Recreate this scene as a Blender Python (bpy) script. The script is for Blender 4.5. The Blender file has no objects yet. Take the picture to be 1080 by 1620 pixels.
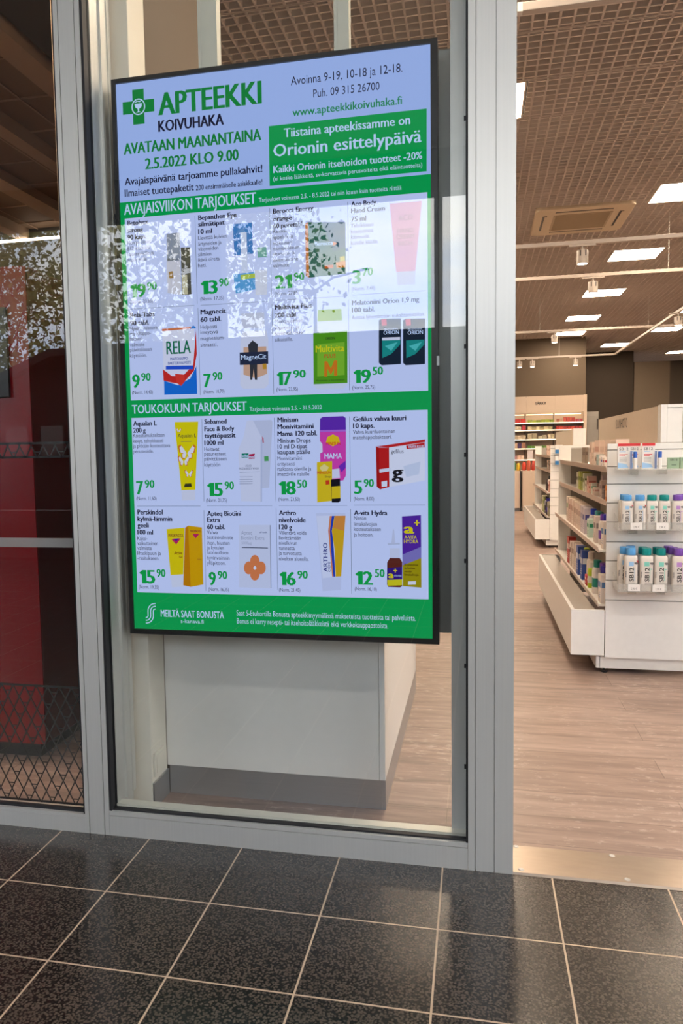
import bpy, math, random
from mathutils import Matrix, Vector
random.seed(7)
SC = bpy.context.scene
COL = SC.collection

# ------------------------------------------------------------------ camera
CAM_POS = (1.29311, -2.19968, 1.1992)
PITCH, ROLL, YAW = -0.08009, 0.01725, 0.22094
cam_data = bpy.data.cameras.new('camera')
cam = bpy.data.objects.new('camera', cam_data)
COL.objects.link(cam)
_R = Matrix.Rotation(YAW, 3, 'Z') @ Matrix.Rotation(PITCH, 3, 'X') @ Matrix.Rotation(ROLL, 3, 'Y')
_r, _f, _u = _R.col[0], _R.col[1], _R.col[2]
cam.matrix_world = Matrix(((_r[0], _u[0], -_f[0], CAM_POS[0]), (_r[1], _u[1], -_f[1], CAM_POS[1]),
                           (_r[2], _u[2], -_f[2], CAM_POS[2]), (0, 0, 0, 1)))
cam_data.sensor_width = 36.0
cam_data.lens = 1243.70 / 1620 * 36.0
cam_data.shift_x = (540 - 474.516) / 1620
cam_data.shift_y = (812.81 - 810) / 1620
cam_data.clip_start = 0.02
cam_data.clip_end = 300
SC.camera = cam

# ------------------------------------------------------------------ colour management
SC.view_settings.view_transform = 'Standard'
SC.view_settings.look = 'None'
SC.view_settings.exposure = 0.0
SC.view_settings.gamma = 1.0
SC.view_settings.use_curve_mapping = False

# ------------------------------------------------------------------ light levels
SKY = 6.0                       # bright overcast sky seen through the lobby windows
PANEL = 43.0                    # shop ceiling panels
PANEL_COL = (1.0, 0.80, 0.60)
SPOT = 40.0
LOBBY = 58.0                     # added lobby lights, out of view
LEFTSHOP = 135.0  # added lamps in the shop next door

# world: cloudy sky
world = bpy.data.worlds.new('sky')
SC.world = world
world.use_nodes = True
_n, _l = world.node_tree.nodes, world.node_tree.links
_n.clear()
_tc = _n.new('ShaderNodeTexCoord')
_mp = _n.new('ShaderNodeMapping'); _mp.inputs['Scale'].default_value = (1.0, 1.0, 2.2)
_nz = _n.new('ShaderNodeTexNoise'); _nz.inputs['Scale'].default_value = 3.2; _nz.inputs['Detail'].default_value = 6.0; _nz.inputs['Roughness'].default_value = 0.55
_rp = _n.new('ShaderNodeValToRGB')
_rp.color_ramp.elements[0].position = 0.40; _rp.color_ramp.elements[0].color = (0.60, 0.71, 0.92, 1)
_rp.color_ramp.elements[1].position = 0.58; _rp.color_ramp.elements[1].color = (1.0, 0.97, 0.93, 1)
_bg = _n.new('ShaderNodeBackground'); _bg.inputs['Strength'].default_value = SKY
_wo = _n.new('ShaderNodeOutputWorld')
_l.new(_tc.outputs['Generated'], _mp.inputs['Vector']); _l.new(_mp.outputs['Vector'], _nz.inputs['Vector'])
_l.new(_nz.outputs['Fac'], _rp.inputs['Fac']); _l.new(_rp.outputs['Color'], _bg.inputs['Color'])
_l.new(_bg.outputs['Background'], _wo.inputs['Surface'])

# ------------------------------------------------------------------ materials
MATS = {}
def lin(h):
    h = h.lstrip('#')
    c = [int(h[i:i + 2], 16) / 255 for i in (0, 2, 4)]
    return tuple(x / 12.92 if x <= 0.04045 else ((x + 0.055) / 1.055) ** 2.4 for x in c)
def new_mat(name):
    m = bpy.data.materials.new(name); m.use_nodes = True; MATS[name] = m
    nt = m.node_tree
    b = nt.nodes['Principled BSDF']
    return m, nt, b
def mat(name, col=(0.5, 0.5, 0.5), rough=0.5, metal=0.0, spec=0.5, vary=0.04, scale=30.0, bump=0.0, stretch=None, coat=0.0):
    """plain surface with a faint procedural mottling"""
    if name in MATS: return MATS[name]
    if isinstance(col, str): col = lin(col)
    m, nt, b = new_mat(name)
    b.inputs['Roughness'].default_value = rough
    b.inputs['Metallic'].default_value = metal
    b.inputs['Specular IOR Level'].default_value = spec
    b.inputs['Coat Weight'].default_value = coat
    b.inputs['Coat Roughness'].default_value = 0.1
    tc = nt.nodes.new('ShaderNodeTexCoord'); nz = nt.nodes.new('ShaderNodeTexNoise')
    nz.inputs['Scale'].default_value = scale; nz.inputs['Detail'].default_value = 3
    src = tc.outputs['Object']
    if stretch:
        mp = nt.nodes.new('ShaderNodeMapping'); mp.inputs['Scale'].default_value = stretch
        nt.links.new(src, mp.inputs['Vector']); src = mp.outputs['Vector']
    nt.links.new(src, nz.inputs['Vector'])
    mx = nt.nodes.new('ShaderNodeMix'); mx.data_type = 'RGBA'
    mx.inputs['A'].default_value = (*[c * (1 - vary) for c in col], 1); mx.inputs['B'].default_value = (*[min(1, c * (1 + vary)) for c in col], 1)
    nt.links.new(nz.outputs['Fac'], mx.inputs['Factor']); nt.links.new(mx.outputs['Result'], b.inputs['Base Color'])
    if bump:
        bp = nt.nodes.new('ShaderNodeBump'); bp.inputs['Strength'].default_value = bump; bp.inputs['Distance'].default_value = 0.002
        nt.links.new(nz.outputs['Fac'], bp.inputs['Height']); nt.links.new(bp.outputs['Normal'], b.inputs['Normal'])
    return m
def emit(name, col, strength):
    if name in MATS: return MATS[name]
    if isinstance(col, str): col = lin(col)
    m, nt, b = new_mat(name)
    nt.nodes.remove(b)
    e = nt.nodes.new('ShaderNodeEmission'); e.inputs['Color'].default_value = (*col, 1); e.inputs['Strength'].default_value = strength
    nt.links.new(e.outputs['Emission'], nt.nodes['Material Output'].inputs['Surface'])
    return m
def clear(name, tint=(1, 1, 1), f0=0.05, rough=0.0, haze=0.0, haze_col=(0.8, 0.8, 0.8)):
    """thin clear sheet: transparent with an angle dependent mirror reflection"""
    if name in MATS: return MATS[name]
    m, nt, b = new_mat(name)
    nt.nodes.remove(b)
    N = nt.nodes.new
    tr = N('ShaderNodeBsdfTransparent'); tr.inputs['Color'].default_value = (*tint, 1)
    gl = N('ShaderNodeBsdfGlossy'); gl.inputs['Roughness'].default_value = rough; gl.inputs['Color'].default_value = (1, 1, 1, 1)
    ge = N('ShaderNodeNewGeometry'); dt = N('ShaderNodeVectorMath'); dt.operation = 'DOT_PRODUCT'
    nt.links.new(ge.outputs['Incoming'], dt.inputs[0]); nt.links.new(ge.outputs['Normal'], dt.inputs[1])
    def math_(op, a, bv):
        k = N('ShaderNodeMath'); k.operation = op
        for i, v in enumerate((a, bv)):
            if v is None: continue
            if isinstance(v, (int, float)): k.inputs[i].default_value = v
            else: nt.links.new(v, k.inputs[i])
        return k.outputs[0]
    c = math_('ABSOLUTE', dt.outputs['Value'], None)
    f = math_('ADD', math_('MULTIPLY', math_('POWER', math_('SUBTRACT', 1.0, c), 5.0), 1 - f0), f0)
    mx = N('ShaderNodeMixShader'); nt.links.new(f, mx.inputs['Fac']); nt.links.new(tr.outputs[0], mx.inputs[1]); nt.links.new(gl.outputs[0], mx.inputs[2])
    out = mx.outputs[0]
    if haze:
        df = N('ShaderNodeBsdfDiffuse'); df.inputs['Color'].default_value = (*haze_col, 1)
        m2 = N('ShaderNodeMixShader'); m2.inputs['Fac'].default_value = haze
        nt.links.new(out, m2.inputs[1]); nt.links.new(df.outputs[0], m2.inputs[2]); out = m2.outputs[0]
    nt.links.new(out, nt.nodes['Material Output'].inputs['Surface'])
    return m

# ------------------------------------------------------------------ mesh helpers
WLOC = {}
_TEXT = {}
def text_geo(s, bold=0):
    """glyph outlines of a string: cap height 1, x from 0; (verts, faces, width)"""
    k = (s, bold)
    if k in _TEXT: return _TEXT[k]
    def raw(body):
        cu = bpy.data.curves.new('t', 'FONT'); cu.body = body; cu.size = 1.0; cu.resolution_u = 2
        cu.offset = 0.0
        o = bpy.data.objects.new('t', cu); COL.objects.link(o)
        dg = bpy.context.evaluated_depsgraph_get()
        me = o.evaluated_get(dg).to_mesh()
        vs = [(v.co.x, v.co.y) for v in me.vertices]; fs = [tuple(p.vertices) for p in me.polygons]
        o.evaluated_get(dg).to_mesh_clear()
        bpy.data.objects.remove(o); bpy.data.curves.remove(cu)
        return vs, fs
    if 'cap' not in _TEXT:
        v, _ = raw('H'); _TEXT['cap'] = max(p[1] for p in v)
    if bold == 2 and s.isdigit() and '1' in s:      # price figures: a one with a flag
        vs, fs, x = [], [], 0.0
        for ch in s:
            if ch == '1':
                c_ = _TEXT['cap']
                a = [(x + .20 * c_, 0), (x + .43 * c_, 0), (x + .43 * c_, c_), (x + .24 * c_, c_), (x, .80 * c_), (x + .11 * c_, .66 * c_), (x + .20 * c_, .73 * c_)]
                f = [tuple(range(7))]
            else:
                a, f = raw(ch); m0 = min(p[0] for p in a); a = [(p[0] - m0 + x, p[1]) for p in a]
            n_ = len(vs); vs += a; fs += [tuple(i + n_ for i in q) for q in f]; x = max(p[0] for p in a) + 0.07
    else:
        vs, fs = raw(s)
    cap = _TEXT['cap']
    x0 = min(p[0] for p in vs); x1 = max(p[0] for p in vs)
    vs = [((p[0] - x0) / cap, p[1] / cap) for p in vs]
    if bold:                                       # heavier strokes: repeat the outline slightly shifted
        base, fb, n_ = list(vs), list(fs), len(vs)
        for q in range(1, bold + 1):
            vs += [(p[0] + 0.058 * q, p[1]) for p in base]; fs = fs + [tuple(i + n_ * q for i in f) for f in fb]
        x1 += 0.058 * bold * cap
    _TEXT[k] = (vs, fs, (x1 - x0) / cap)
    return _TEXT[k]

class MB:
    """collects shapes in world coordinates, then links them as ONE mesh object"""
    def __init__(self): self.v, self.f, self.m = [], [], []
    def add(self, vs, fs, m=0):
        n = len(self.v); self.v += [tuple(p) for p in vs]
        self.f += [tuple(i + n for i in q) for q in fs]; self.m += [m] * len(fs)
        return self
    def box(self, x0, x1, y0, y1, z0, z1, m=0):
        return self.add([(x0, y0, z0), (x1, y0, z0), (x1, y1, z0), (x0, y1, z0), (x0, y0, z1), (x1, y0, z1), (x1, y1, z1), (x0, y1, z1)],
                        [(3, 2, 1, 0), (4, 5, 6, 7), (0, 1, 5, 4), (1, 2, 6, 5), (2, 3, 7, 6), (3, 0, 4, 7)], m)
    def prism(self, pts, axis, lo, hi, m=0):
        """extrude a 2D outline along axis: 'x' takes (y,z), 'y' takes (x,z), 'z' takes (x,y)"""
        def P(p, t): return {'x': (t, p[0], p[1]), 'y': (p[0], t, p[1]), 'z': (p[0], p[1], t)}[axis]
        n = len(pts)
        a = sum(pts[i][0] * pts[(i + 1) % n][1] - pts[(i + 1) % n][0] * pts[i][1] for i in range(n))
        if (a > 0) == (axis == 'y'): pts = pts[::-1]
        return self.add([P(p, lo) for p in pts] + [P(p, hi) for p in pts],
                        [tuple(range(n - 1, -1, -1)), tuple(range(n, 2 * n))] + [(i, (i + 1) % n, (i + 1) % n + n, i + n) for i in range(n)], m)
    def lathe(self, prof, cx, cy, n=20, m=0, ex=1.0, ey=1.0, p=2.0):
        """rings (r, z) about a vertical axis, cross-section a superellipse"""
        vs, fs = [], []
        for r, z in prof:
            for i in range(n):
                a = 2 * math.pi * i / n; c, s = math.cos(a), math.sin(a)
                vs.append((cx + ex * r * math.copysign(abs(c) ** (2 / p), c), cy + ey * r * math.copysign(abs(s) ** (2 / p), s), z))
        for j in range(len(prof) - 1):
            for i in range(n):
                k = (i + 1) % n
                fs.append((j * n + i, j * n + k, (j + 1) * n + k, (j + 1) * n + i))
        fs.append(tuple(range(n - 1, -1, -1))); fs.append(tuple(range((len(prof) - 1) * n, len(prof) * n)))
        return self.add(vs, fs, m)
    def tube(self, pts, rs, n=8, m=0):
        pts = [Vector(p) for p in pts]
        if isinstance(rs, (int, float)): rs = [rs] * len(pts)
        vs, fs = [], []
        for i, p in enumerate(pts):
            d = (pts[min(i + 1, len(pts) - 1)] - pts[max(i - 1, 0)]).normalized()
            a = d.orthogonal().normalized(); b = d.cross(a)
            for k in range(n):
                t = 2 * math.pi * k / n
                vs.append(tuple(p + (a * math.cos(t) + b * math.sin(t)) * rs[i]))
        for j in range(len(pts) - 1):
            for i in range(n):
                k = (i + 1) % n
                fs.append((j * n + i, j * n + k, (j + 1) * n + k, (j + 1) * n + i))
        fs.append(tuple(range(n - 1, -1, -1))); fs.append(tuple(range((len(pts) - 1) * n, len(pts) * n)))
        return self.add(vs, fs, m)
    def text(self, s, org, u, v, w=None, h=0.02, bold=0, m=0):
        """lettering: org = start of the baseline, u/v = world unit vectors along the line and up"""
        vs, fs, tw = text_geo(s, bold)
        sx = (w / tw) if w else h
        o, u, v = Vector(org), Vector(u), Vector(v)
        return self.add([tuple(o + u * (p[0] * sx) + v * (p[1] * h)) for p in vs], fs, m)
    def build(self, name, mats, parent=None, loc=None, bevel=0.0, smooth=False):
        if not isinstance(mats, (list, tuple)): mats = [mats]
        if parent is not None: org = Vector(WLOC[parent.name])
        elif loc is not None: org = Vector(loc)
        else:
            xs, ys, zs = zip(*self.v); org = Vector(((min(xs) + max(xs)) / 2, (min(ys) + max(ys)) / 2, min(zs)))
        me = bpy.data.meshes.new(name)
        me.from_pydata([tuple(Vector(p) - org) for p in self.v], [], self.f)
        for mt in mats: me.materials.append(mt)
        me.polygons.foreach_set('material_index', self.m)
        if smooth: me.polygons.foreach_set('use_smooth', [True] * len(self.f))
        me.update()
        o = bpy.data.objects.new(name, me); COL.objects.link(o)
        if parent is None: o.location = org
        else: o.parent = parent
        WLOC[o.name] = tuple(org)
        if bevel:
            bv = o.modifiers.new('edge', 'BEVEL'); bv.width = bevel; bv.segments = 2; bv.limit_method = 'ANGLE'
        if smooth:
            try: me.set_sharp_from_angle(angle=math.radians(40))
            except Exception: pass
        return o

def tag(o, label, cat, group=None, kind=None):
    o['label'] = label; o['category'] = cat
    if group: o['group'] = group
    if kind: o['kind'] = kind
    return o
def thing(name, loc, label, cat, group=None):
    o = bpy.data.objects.new(name, None); COL.objects.link(o); o.location = loc
    o.empty_display_size = 0.05
    WLOC[o.name] = tuple(loc)
    return tag(o, label, cat, group)
def struct(o):
    o['kind'] = 'structure'; return o
def dup(root, loc, label):
    """a copy of a thing with copies of its parts and their sub-parts"""
    r = root.copy(); COL.objects.link(r); r.location = loc; r['label'] = label; WLOC[r.name] = tuple(loc)
    def down(src, dst):
        for ch in list(src.children):
            c = ch.copy(); COL.objects.link(c); c.parent = dst; down(ch, c)
    down(root, r)
    return r
ORD = ['first', 'second', 'third', 'fourth', 'fifth', 'sixth', 'seventh', 'eighth', 'ninth', 'tenth', 'eleventh', 'twelfth', 'thirteenth', 'fourteenth', 'fifteenth', 'sixteenth', 'seventeenth', 'eighteenth', 'nineteenth', 'twentieth']
UX, UY, UZ = (1, 0, 0), (0, 1, 0), (0, 0, 1)

# shared materials
ALU = mat('satin aluminium', (0.66, 0.66, 0.63), 0.40, 0.55, vary=0.05, scale=6, stretch=(40, 40, 0.4))
ALU_DARK = mat('grey sheet metal', (0.36, 0.38, 0.37), 0.45, 0.4, vary=0.04, scale=8)
CREAM = mat('cream aluminium', (0.74, 0.72, 0.63), 0.4, 0.25)
RUBBER = mat('black rubber', (0.008, 0.008, 0.010), 0.6)
GLASS = clear('window glass', (0.97, 0.98, 0.975), 0.042)
ACRYLIC = clear('clear acrylic', (0.96, 0.97, 0.97), 0.05, 0.02, 0.10, (0.9, 0.9, 0.88))
WHITE = mat('white laminate', (0.80, 0.79, 0.76), 0.28)
WHITEM = mat('white painted metal', (0.74, 0.71, 0.66), 0.35)
BLACK = mat('black plastic', (0.012, 0.012, 0.013), 0.35)
STEEL = mat('brushed steel', (0.45, 0.45, 0.45), 0.38, 0.7, vary=0.06, scale=4, stretch=(1, 1, 60))
INK = mat('black ink', (0.015, 0.015, 0.018), 0.6)
GREYINK = mat('grey ink', (0.16, 0.15, 0.15), 0.6)
PAPER = mat('white paper', (0.80, 0.78, 0.75), 0.6)
ACT=(0.2225,1.1681,0.6392,2.3199)
LOGO_CROSS=(71.0,1607.4,51.0)
LOGO_S=(40.5,18.3,73.6,82.6)
TEXTS=[
 ('APTEEKKI', 134.7, 1575.0, 323.4, 63.9, 'g', 2),
 ('KOIVUHAKA', 133.1, 1527.2, 207.7, 32.1, 'n', 2),
 ('AVATAAN MAANANTAINA', 18.6, 1471.3, 436.0, 32.6, 'g', 2),
 ('2.5.2022 KLO 9.00', 87.0, 1421.7, 297.3, 31.6, 'g', 2),
 ('Avajaispäivänä tarjoamme pullakahvit!', 18.5, 1380.5, 436.9, 21.5, 'n', 1),
 ('Ilmaiset tuotepaketit', 17.2, 1346.3, 224.1, 21.6, 'n', 1),
 ('200 ensimmäiselle asiakkaalle!', 247.3, 1345.6, 207.3, 15.1, 'n', 1),
 ('AVAJAISVIIKON TARJOUKSET', 13.0, 1292.2, 421.8, 32.1, 'w', 1),
 ('Tarjoukset voimassa 2.5. - 8.5.2022 tai niin kauan kuin tuotteita riittää', 443.0, 1294.5, 420.0, 12.7, 'w', 0),
 ('Avoinna 9-19, 10-18 ja 12-18.', 546.0, 1615.7, 321.7, 23.5, 'n', 0),
 ('Puh. 09 315 26700', 611.7, 1574.3, 191.3, 22.4, 'n', 0),
 ('www.apteekkikoivuhaka.fi', 549.1, 1528.6, 316.9, 22.0, 'h', 1),
 ('Tiistaina apteekissamme on', 522.5, 1471.8, 366.5, 24.9, 'w', 1),
 ('Orionin esittelypäivä', 489.6, 1420.0, 430.4, 34.9, 'w', 1),
 ('Kaikki Orionin itsehoidon tuotteet -20%', 488.7, 1374.1, 433.0, 20.3, 'w', 1),
 ('(ei koske lääkkeitä, sv-korvattavia perusvoiteita eikä eläintuotteita)', 488.2, 1351.8, 433.4, 12.2, 'w', 0),
 ('TOUKOKUUN TARJOUKSET', 17.0, 684.6, 374.5, 27.2, 'w', 1),
 ('Tarjoukset voimassa 2.5. - 31.5.2022', 400.4, 681.7, 222.9, 12.6, 'w', 0),
 ('MEILTÄ SAAT BONUSTA', 91.5, 40.9, 210.7, 22.1, 'w', 1),
 ('s-kanava.fi', 158.4, 22.6, 76.3, 12.6, 'w', 0),
 ('Saat S-Etukortilla Bonusta apteekkimyymälässä maksetuista tuotteista tai palveluista.', 343.3, 52.0, 553.5, 17.1, 'w', 0),
 ('Bonus ei kerry resepti- tai itsehoitolääkkeistä eikä verkkokauppaostoista.', 343.9, 26.7, 471.0, 17.1, 'w', 0),
 ('Betolvex', 22.7, 1260.0, 68.8, 14.4, 'n', 2),
 ('strong', 21.9, 1238.3, 51.2, 14.3, 'n', 2),
 ('90 kaps.', 21.1, 1216.9, 63.9, 14.4, 'n', 2),
 ('Monipuolinen', 20.6, 1202.2, 76.3, 11.4, 'n', 0),
 ('B12-vitamiini', 19.9, 1184.8, 72.7, 11.4, 'n', 0),
 ('kasvissyöjille ja', 19.3, 1167.8, 86.4, 11.5, 'n', 0),
 ('ikääntyville', 18.6, 1150.5, 64.1, 11.4, 'n', 0),
 ('19', 24.2, 1041.7, 53.0, 40.2, 'p', 2),
 ('90', 80.8, 1061.3, 32.2, 23.6, 'p', 2),
 ('(Norm. 23,55)', 22.5, 1023.1, 75.7, 10.8, 'n', 0),
 ('Bepanthen Eye', 252.4, 1258.0, 120.7, 14.1, 'n', 2),
 ('silmätipat', 251.8, 1238.8, 84.3, 14.0, 'n', 2),
 ('10 ml', 251.2, 1216.9, 44.5, 14.1, 'n', 2),
 ('Lievittää kuivien', 250.7, 1200.0, 90.1, 11.1, 'n', 0),
 ('ärtyneiden ja', 250.2, 1182.8, 73.3, 11.2, 'n', 0),
 ('väsyneiden', 249.8, 1167.6, 63.7, 11.1, 'n', 0),
 ('silmien', 249.3, 1151.5, 42.0, 11.2, 'n', 0),
 ('ikäviä oireita', 248.8, 1135.7, 67.7, 11.2, 'n', 0),
 ('heti.', 248.3, 1119.0, 26.9, 11.2, 'n', 0),
 ('13', 254.3, 1038.2, 54.8, 39.5, 'p', 2),
 ('90', 313.0, 1058.5, 31.3, 23.2, 'p', 2),
 ('(Norm. 17,35)', 252.3, 1019.3, 75.1, 10.6, 'n', 0),
 ('Berocca Energy', 485.1, 1258.2, 122.6, 13.8, 'n', 2),
 ('orange', 484.7, 1236.6, 57.1, 13.8, 'n', 2),
 ('60 poretabl.', 484.3, 1215.7, 93.4, 13.8, 'n', 2),
 ('Raikkaan', 484.0, 1201.9, 51.0, 10.9, 'n', 0),
 ('appelsiinin', 483.6, 1184.3, 60.7, 10.9, 'n', 0),
 ('makuinen', 483.3, 1167.1, 57.2, 11.0, 'n', 0),
 ('monipuolinen', 482.9, 1152.2, 79.1, 10.9, 'n', 0),
 ('vitamiini- ja', 482.6, 1136.8, 65.9, 11.0, 'n', 0),
 ('kivennäisaine-', 482.3, 1119.1, 80.6, 11.0, 'n', 0),
 ('valmiste', 481.9, 1102.8, 49.0, 11.0, 'n', 0),
 ('21', 486.5, 1040.7, 53.2, 38.6, 'p', 2),
 ('90', 544.9, 1060.6, 31.5, 22.7, 'p', 2),
 ('(Norm. 27,85)', 485.1, 1021.1, 74.5, 10.3, 'n', 0),
 ('Aco Body', 717.7, 1259.9, 73.5, 13.4, 'n', 2),
 ('Hand Cream', 717.5, 1240.9, 98.5, 13.5, 'n', 2),
 ('75 ml', 717.2, 1217.3, 44.2, 13.5, 'n', 2),
 ('Tehokkaasti', 717.0, 1200.2, 65.3, 10.7, 'n', 0),
 ('kosteuttava', 716.8, 1183.5, 64.4, 10.7, 'n', 0),
 ('käsivoide', 716.6, 1168.3, 52.4, 10.7, 'n', 0),
 ('kuiville käsille.', 716.4, 1151.2, 79.4, 10.7, 'n', 0),
 ('3', 718.4, 1040.4, 26.2, 37.7, 'p', 2),
 ('70', 748.2, 1061.5, 31.8, 22.2, 'p', 2),
 ('(Norm. 7,40)', 717.0, 1021.2, 68.3, 10.0, 'n', 0),
 ('Rela-Tabs', 21.0, 981.5, 82.2, 14.7, 'n', 2),
 ('90 tabl.', 20.0, 956.8, 63.4, 14.7, 'n', 2),
 ('Hyvin maistuva', 19.5, 942.0, 90.9, 11.6, 'n', 0),
 ('maitohappo-', 18.9, 925.9, 68.8, 11.6, 'n', 0),
 ('bakteeri-', 18.3, 910.4, 43.1, 11.6, 'n', 0),
 ('valmiste', 17.6, 892.2, 48.0, 11.6, 'n', 0),
 ('päivittäiseen', 17.1, 876.7, 72.5, 11.6, 'n', 0),
 ('käyttöön.', 16.4, 859.0, 56.0, 11.6, 'n', 0),
 ('9', 20.6, 764.7, 26.5, 41.0, 'p', 2),
 ('90', 51.0, 784.9, 32.5, 24.2, 'p', 2),
 ('(Norm. 14,40)', 19.8, 744.9, 68.8, 11.0, 'n', 0),
 ('Magnecit', 251.6, 978.4, 81.9, 14.3, 'n', 2),
 ('60 tabl.', 250.9, 955.7, 66.6, 14.4, 'n', 2),
 ('Helposti', 250.3, 935.1, 52.2, 11.4, 'n', 0),
 ('imeytyvä', 249.8, 919.2, 56.1, 11.3, 'n', 0),
 ('magnesium-', 249.3, 901.0, 78.8, 11.3, 'n', 0),
 ('sitraatti.', 248.8, 881.2, 54.6, 11.4, 'n', 0),
 ('7', 255.2, 759.0, 25.3, 40.2, 'p', 2),
 ('90', 285.1, 779.2, 31.5, 23.7, 'p', 2),
 ('(Norm. 10,70)', 254.7, 739.6, 66.8, 10.8, 'n', 0),
 ('Multivita Plus', 485.2, 979.7, 112.7, 14.0, 'n', 2),
 ('200 tabl.', 484.7, 956.2, 68.8, 14.1, 'n', 2),
 ('Monipuolinen', 484.4, 939.7, 86.1, 11.2, 'n', 0),
 ('vitamiini- ja', 484.0, 920.8, 75.4, 11.2, 'n', 0),
 ('hivenvalmiste', 483.7, 904.3, 85.2, 11.1, 'n', 0),
 ('aikuisille.', 483.3, 886.3, 55.9, 11.1, 'n', 0),
 ('17', 487.1, 756.5, 46.2, 39.4, 'p', 2),
 ('90', 537.1, 776.5, 39.4, 23.1, 'p', 2),
 ('(Norm. 23,95)', 485.4, 738.9, 65.8, 10.6, 'n', 0),
 ('Melatoniini Orion 1,9 mg', 716.5, 979.8, 195.1, 13.8, 'n', 2),
 ('100 tabl.', 716.3, 958.7, 68.2, 13.7, 'n', 2),
 ('Auttaa lyhentämään nukahtamisaikaa.', 716.0, 939.3, 211.5, 10.8, 'n', 0),
 ('19', 718.7, 754.6, 52.2, 38.5, 'p', 2),
 ('50', 774.8, 776.9, 31.6, 22.6, 'p', 2),
 ('(Norm. 25,75)', 715.1, 736.9, 67.3, 10.3, 'n', 0),
 ('Aqualan L', 19.4, 646.5, 78.9, 15.0, 'n', 2),
 ('200 g', 18.6, 625.0, 42.2, 15.0, 'n', 2),
 ('Koostumukseltaan', 18.1, 610.8, 104.5, 11.8, 'n', 0),
 ('kevyt, tehokkaasti', 17.5, 593.8, 100.5, 11.8, 'n', 0),
 ('ja pitkään kosteuttava', 16.9, 577.9, 123.5, 11.9, 'n', 0),
 ('perusvoide.', 16.3, 561.1, 68.5, 11.9, 'n', 0),
 ('7', 22.2, 431.0, 24.5, 42.0, 'p', 2),
 ('90', 51.2, 451.2, 33.3, 24.7, 'p', 2),
 ('(Norm. 11,60)', 21.6, 412.8, 67.9, 11.2, 'n', 0),
 ('Sebamed', 254.7, 646.4, 72.0, 14.7, 'n', 2),
 ('Face & Body', 254.1, 624.4, 96.5, 14.6, 'n', 2),
 ('täyttöpussit', 253.5, 603.8, 100.6, 14.7, 'n', 2),
 ('1000 ml', 252.9, 581.7, 62.0, 14.8, 'n', 2),
 ('Hoitavat', 252.4, 564.1, 48.2, 11.6, 'n', 0),
 ('pesunesteet', 251.9, 549.5, 70.1, 11.6, 'n', 0),
 ('päivittäiseen', 251.5, 534.1, 72.3, 11.7, 'n', 0),
 ('käyttöön', 251.0, 516.4, 51.4, 11.7, 'n', 0),
 ('15', 257.5, 424.6, 52.1, 41.1, 'p', 2),
 ('90', 314.8, 445.0, 30.5, 24.2, 'p', 2),
 ('(Norm. 21,75)', 254.3, 406.4, 67.2, 11.0, 'n', 0),
 ('Minisun', 486.5, 646.5, 64.0, 14.3, 'n', 2),
 ('Monivitamiini', 486.1, 626.0, 111.4, 14.4, 'n', 2),
 ('Mama 120 tabl.', 485.6, 604.8, 122.1, 14.4, 'n', 2),
 ('Monivitamiini', 484.2, 532.0, 75.3, 11.4, 'n', 0),
 ('erityisesti', 483.8, 515.8, 54.6, 11.4, 'n', 0),
 ('raskaana oleville ja', 483.5, 500.1, 104.6, 11.5, 'n', 0),
 ('imettäville naisille', 483.2, 484.8, 98.4, 11.5, 'n', 0),
 ('18', 486.6, 428.3, 53.5, 40.2, 'p', 2),
 ('50', 543.4, 448.4, 31.2, 23.7, 'p', 2),
 ('(Norm. 23,50)', 484.7, 409.1, 66.4, 10.7, 'n', 0),
 ('Minisun Drops', 485.8, 584.3, 102.3, 13.3, 'n', 1),
 ('10 ml D-tipat', 485.5, 566.8, 91.1, 13.3, 'n', 1),
 ('kaupan päälle', 485.1, 550.1, 100.9, 13.3, 'n', 1),
 ('Gefilus vahva kuuri', 716.0, 643.1, 156.6, 14.0, 'n', 2),
 ('10 kaps.', 715.8, 623.2, 64.5, 14.1, 'n', 2),
 ('Vahva kuuriluontoinen', 715.6, 606.9, 123.8, 11.1, 'n', 0),
 ('maitohappobakteeri.', 715.4, 590.8, 114.3, 11.1, 'n', 0),
 ('5', 716.3, 429.5, 25.5, 39.4, 'p', 2),
 ('90', 745.8, 449.5, 30.6, 23.2, 'p', 2),
 ('(Norm. 8,00)', 715.5, 409.7, 60.5, 10.5, 'n', 0),
 ('Perskindol', 23.4, 367.4, 86.0, 15.3, 'n', 2),
 ('kylmä-lämmin', 22.6, 346.5, 117.6, 15.3, 'n', 2),
 ('geeli', 21.9, 325.8, 38.8, 15.3, 'n', 2),
 ('100 ml', 21.0, 303.4, 53.3, 15.3, 'n', 2),
 ('Kaksi-', 20.4, 285.4, 34.2, 12.1, 'n', 0),
 ('vaikutteinen', 19.8, 269.9, 70.0, 12.1, 'n', 0),
 ('valmiste', 19.3, 254.5, 48.6, 12.1, 'n', 0),
 ('lihaskipuun ja', 18.7, 238.3, 79.4, 12.1, 'n', 0),
 ('-rasitukseen.', 18.1, 222.4, 74.4, 12.2, 'n', 0),
 ('15', 22.7, 147.1, 54.4, 42.7, 'p', 2),
 ('90', 81.4, 168.5, 30.6, 25.1, 'p', 2),
 ('(Norm. 19,35)', 19.7, 129.9, 68.4, 11.4, 'n', 0),
 ('Apteq Biotiini', 255.8, 363.5, 109.8, 15.0, 'n', 2),
 ('Extra', 255.2, 343.8, 42.2, 15.0, 'n', 2),
 ('60 tabl.', 254.6, 321.7, 59.0, 15.0, 'n', 2),
 ('Vahva', 254.1, 306.3, 34.5, 11.9, 'n', 0),
 ('biotiinivalmiste', 253.7, 290.1, 84.0, 11.9, 'n', 0),
 ('ihon, hiusten', 253.2, 273.2, 73.3, 11.9, 'n', 0),
 ('ja kynsien', 252.8, 258.0, 54.7, 11.9, 'n', 0),
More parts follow.
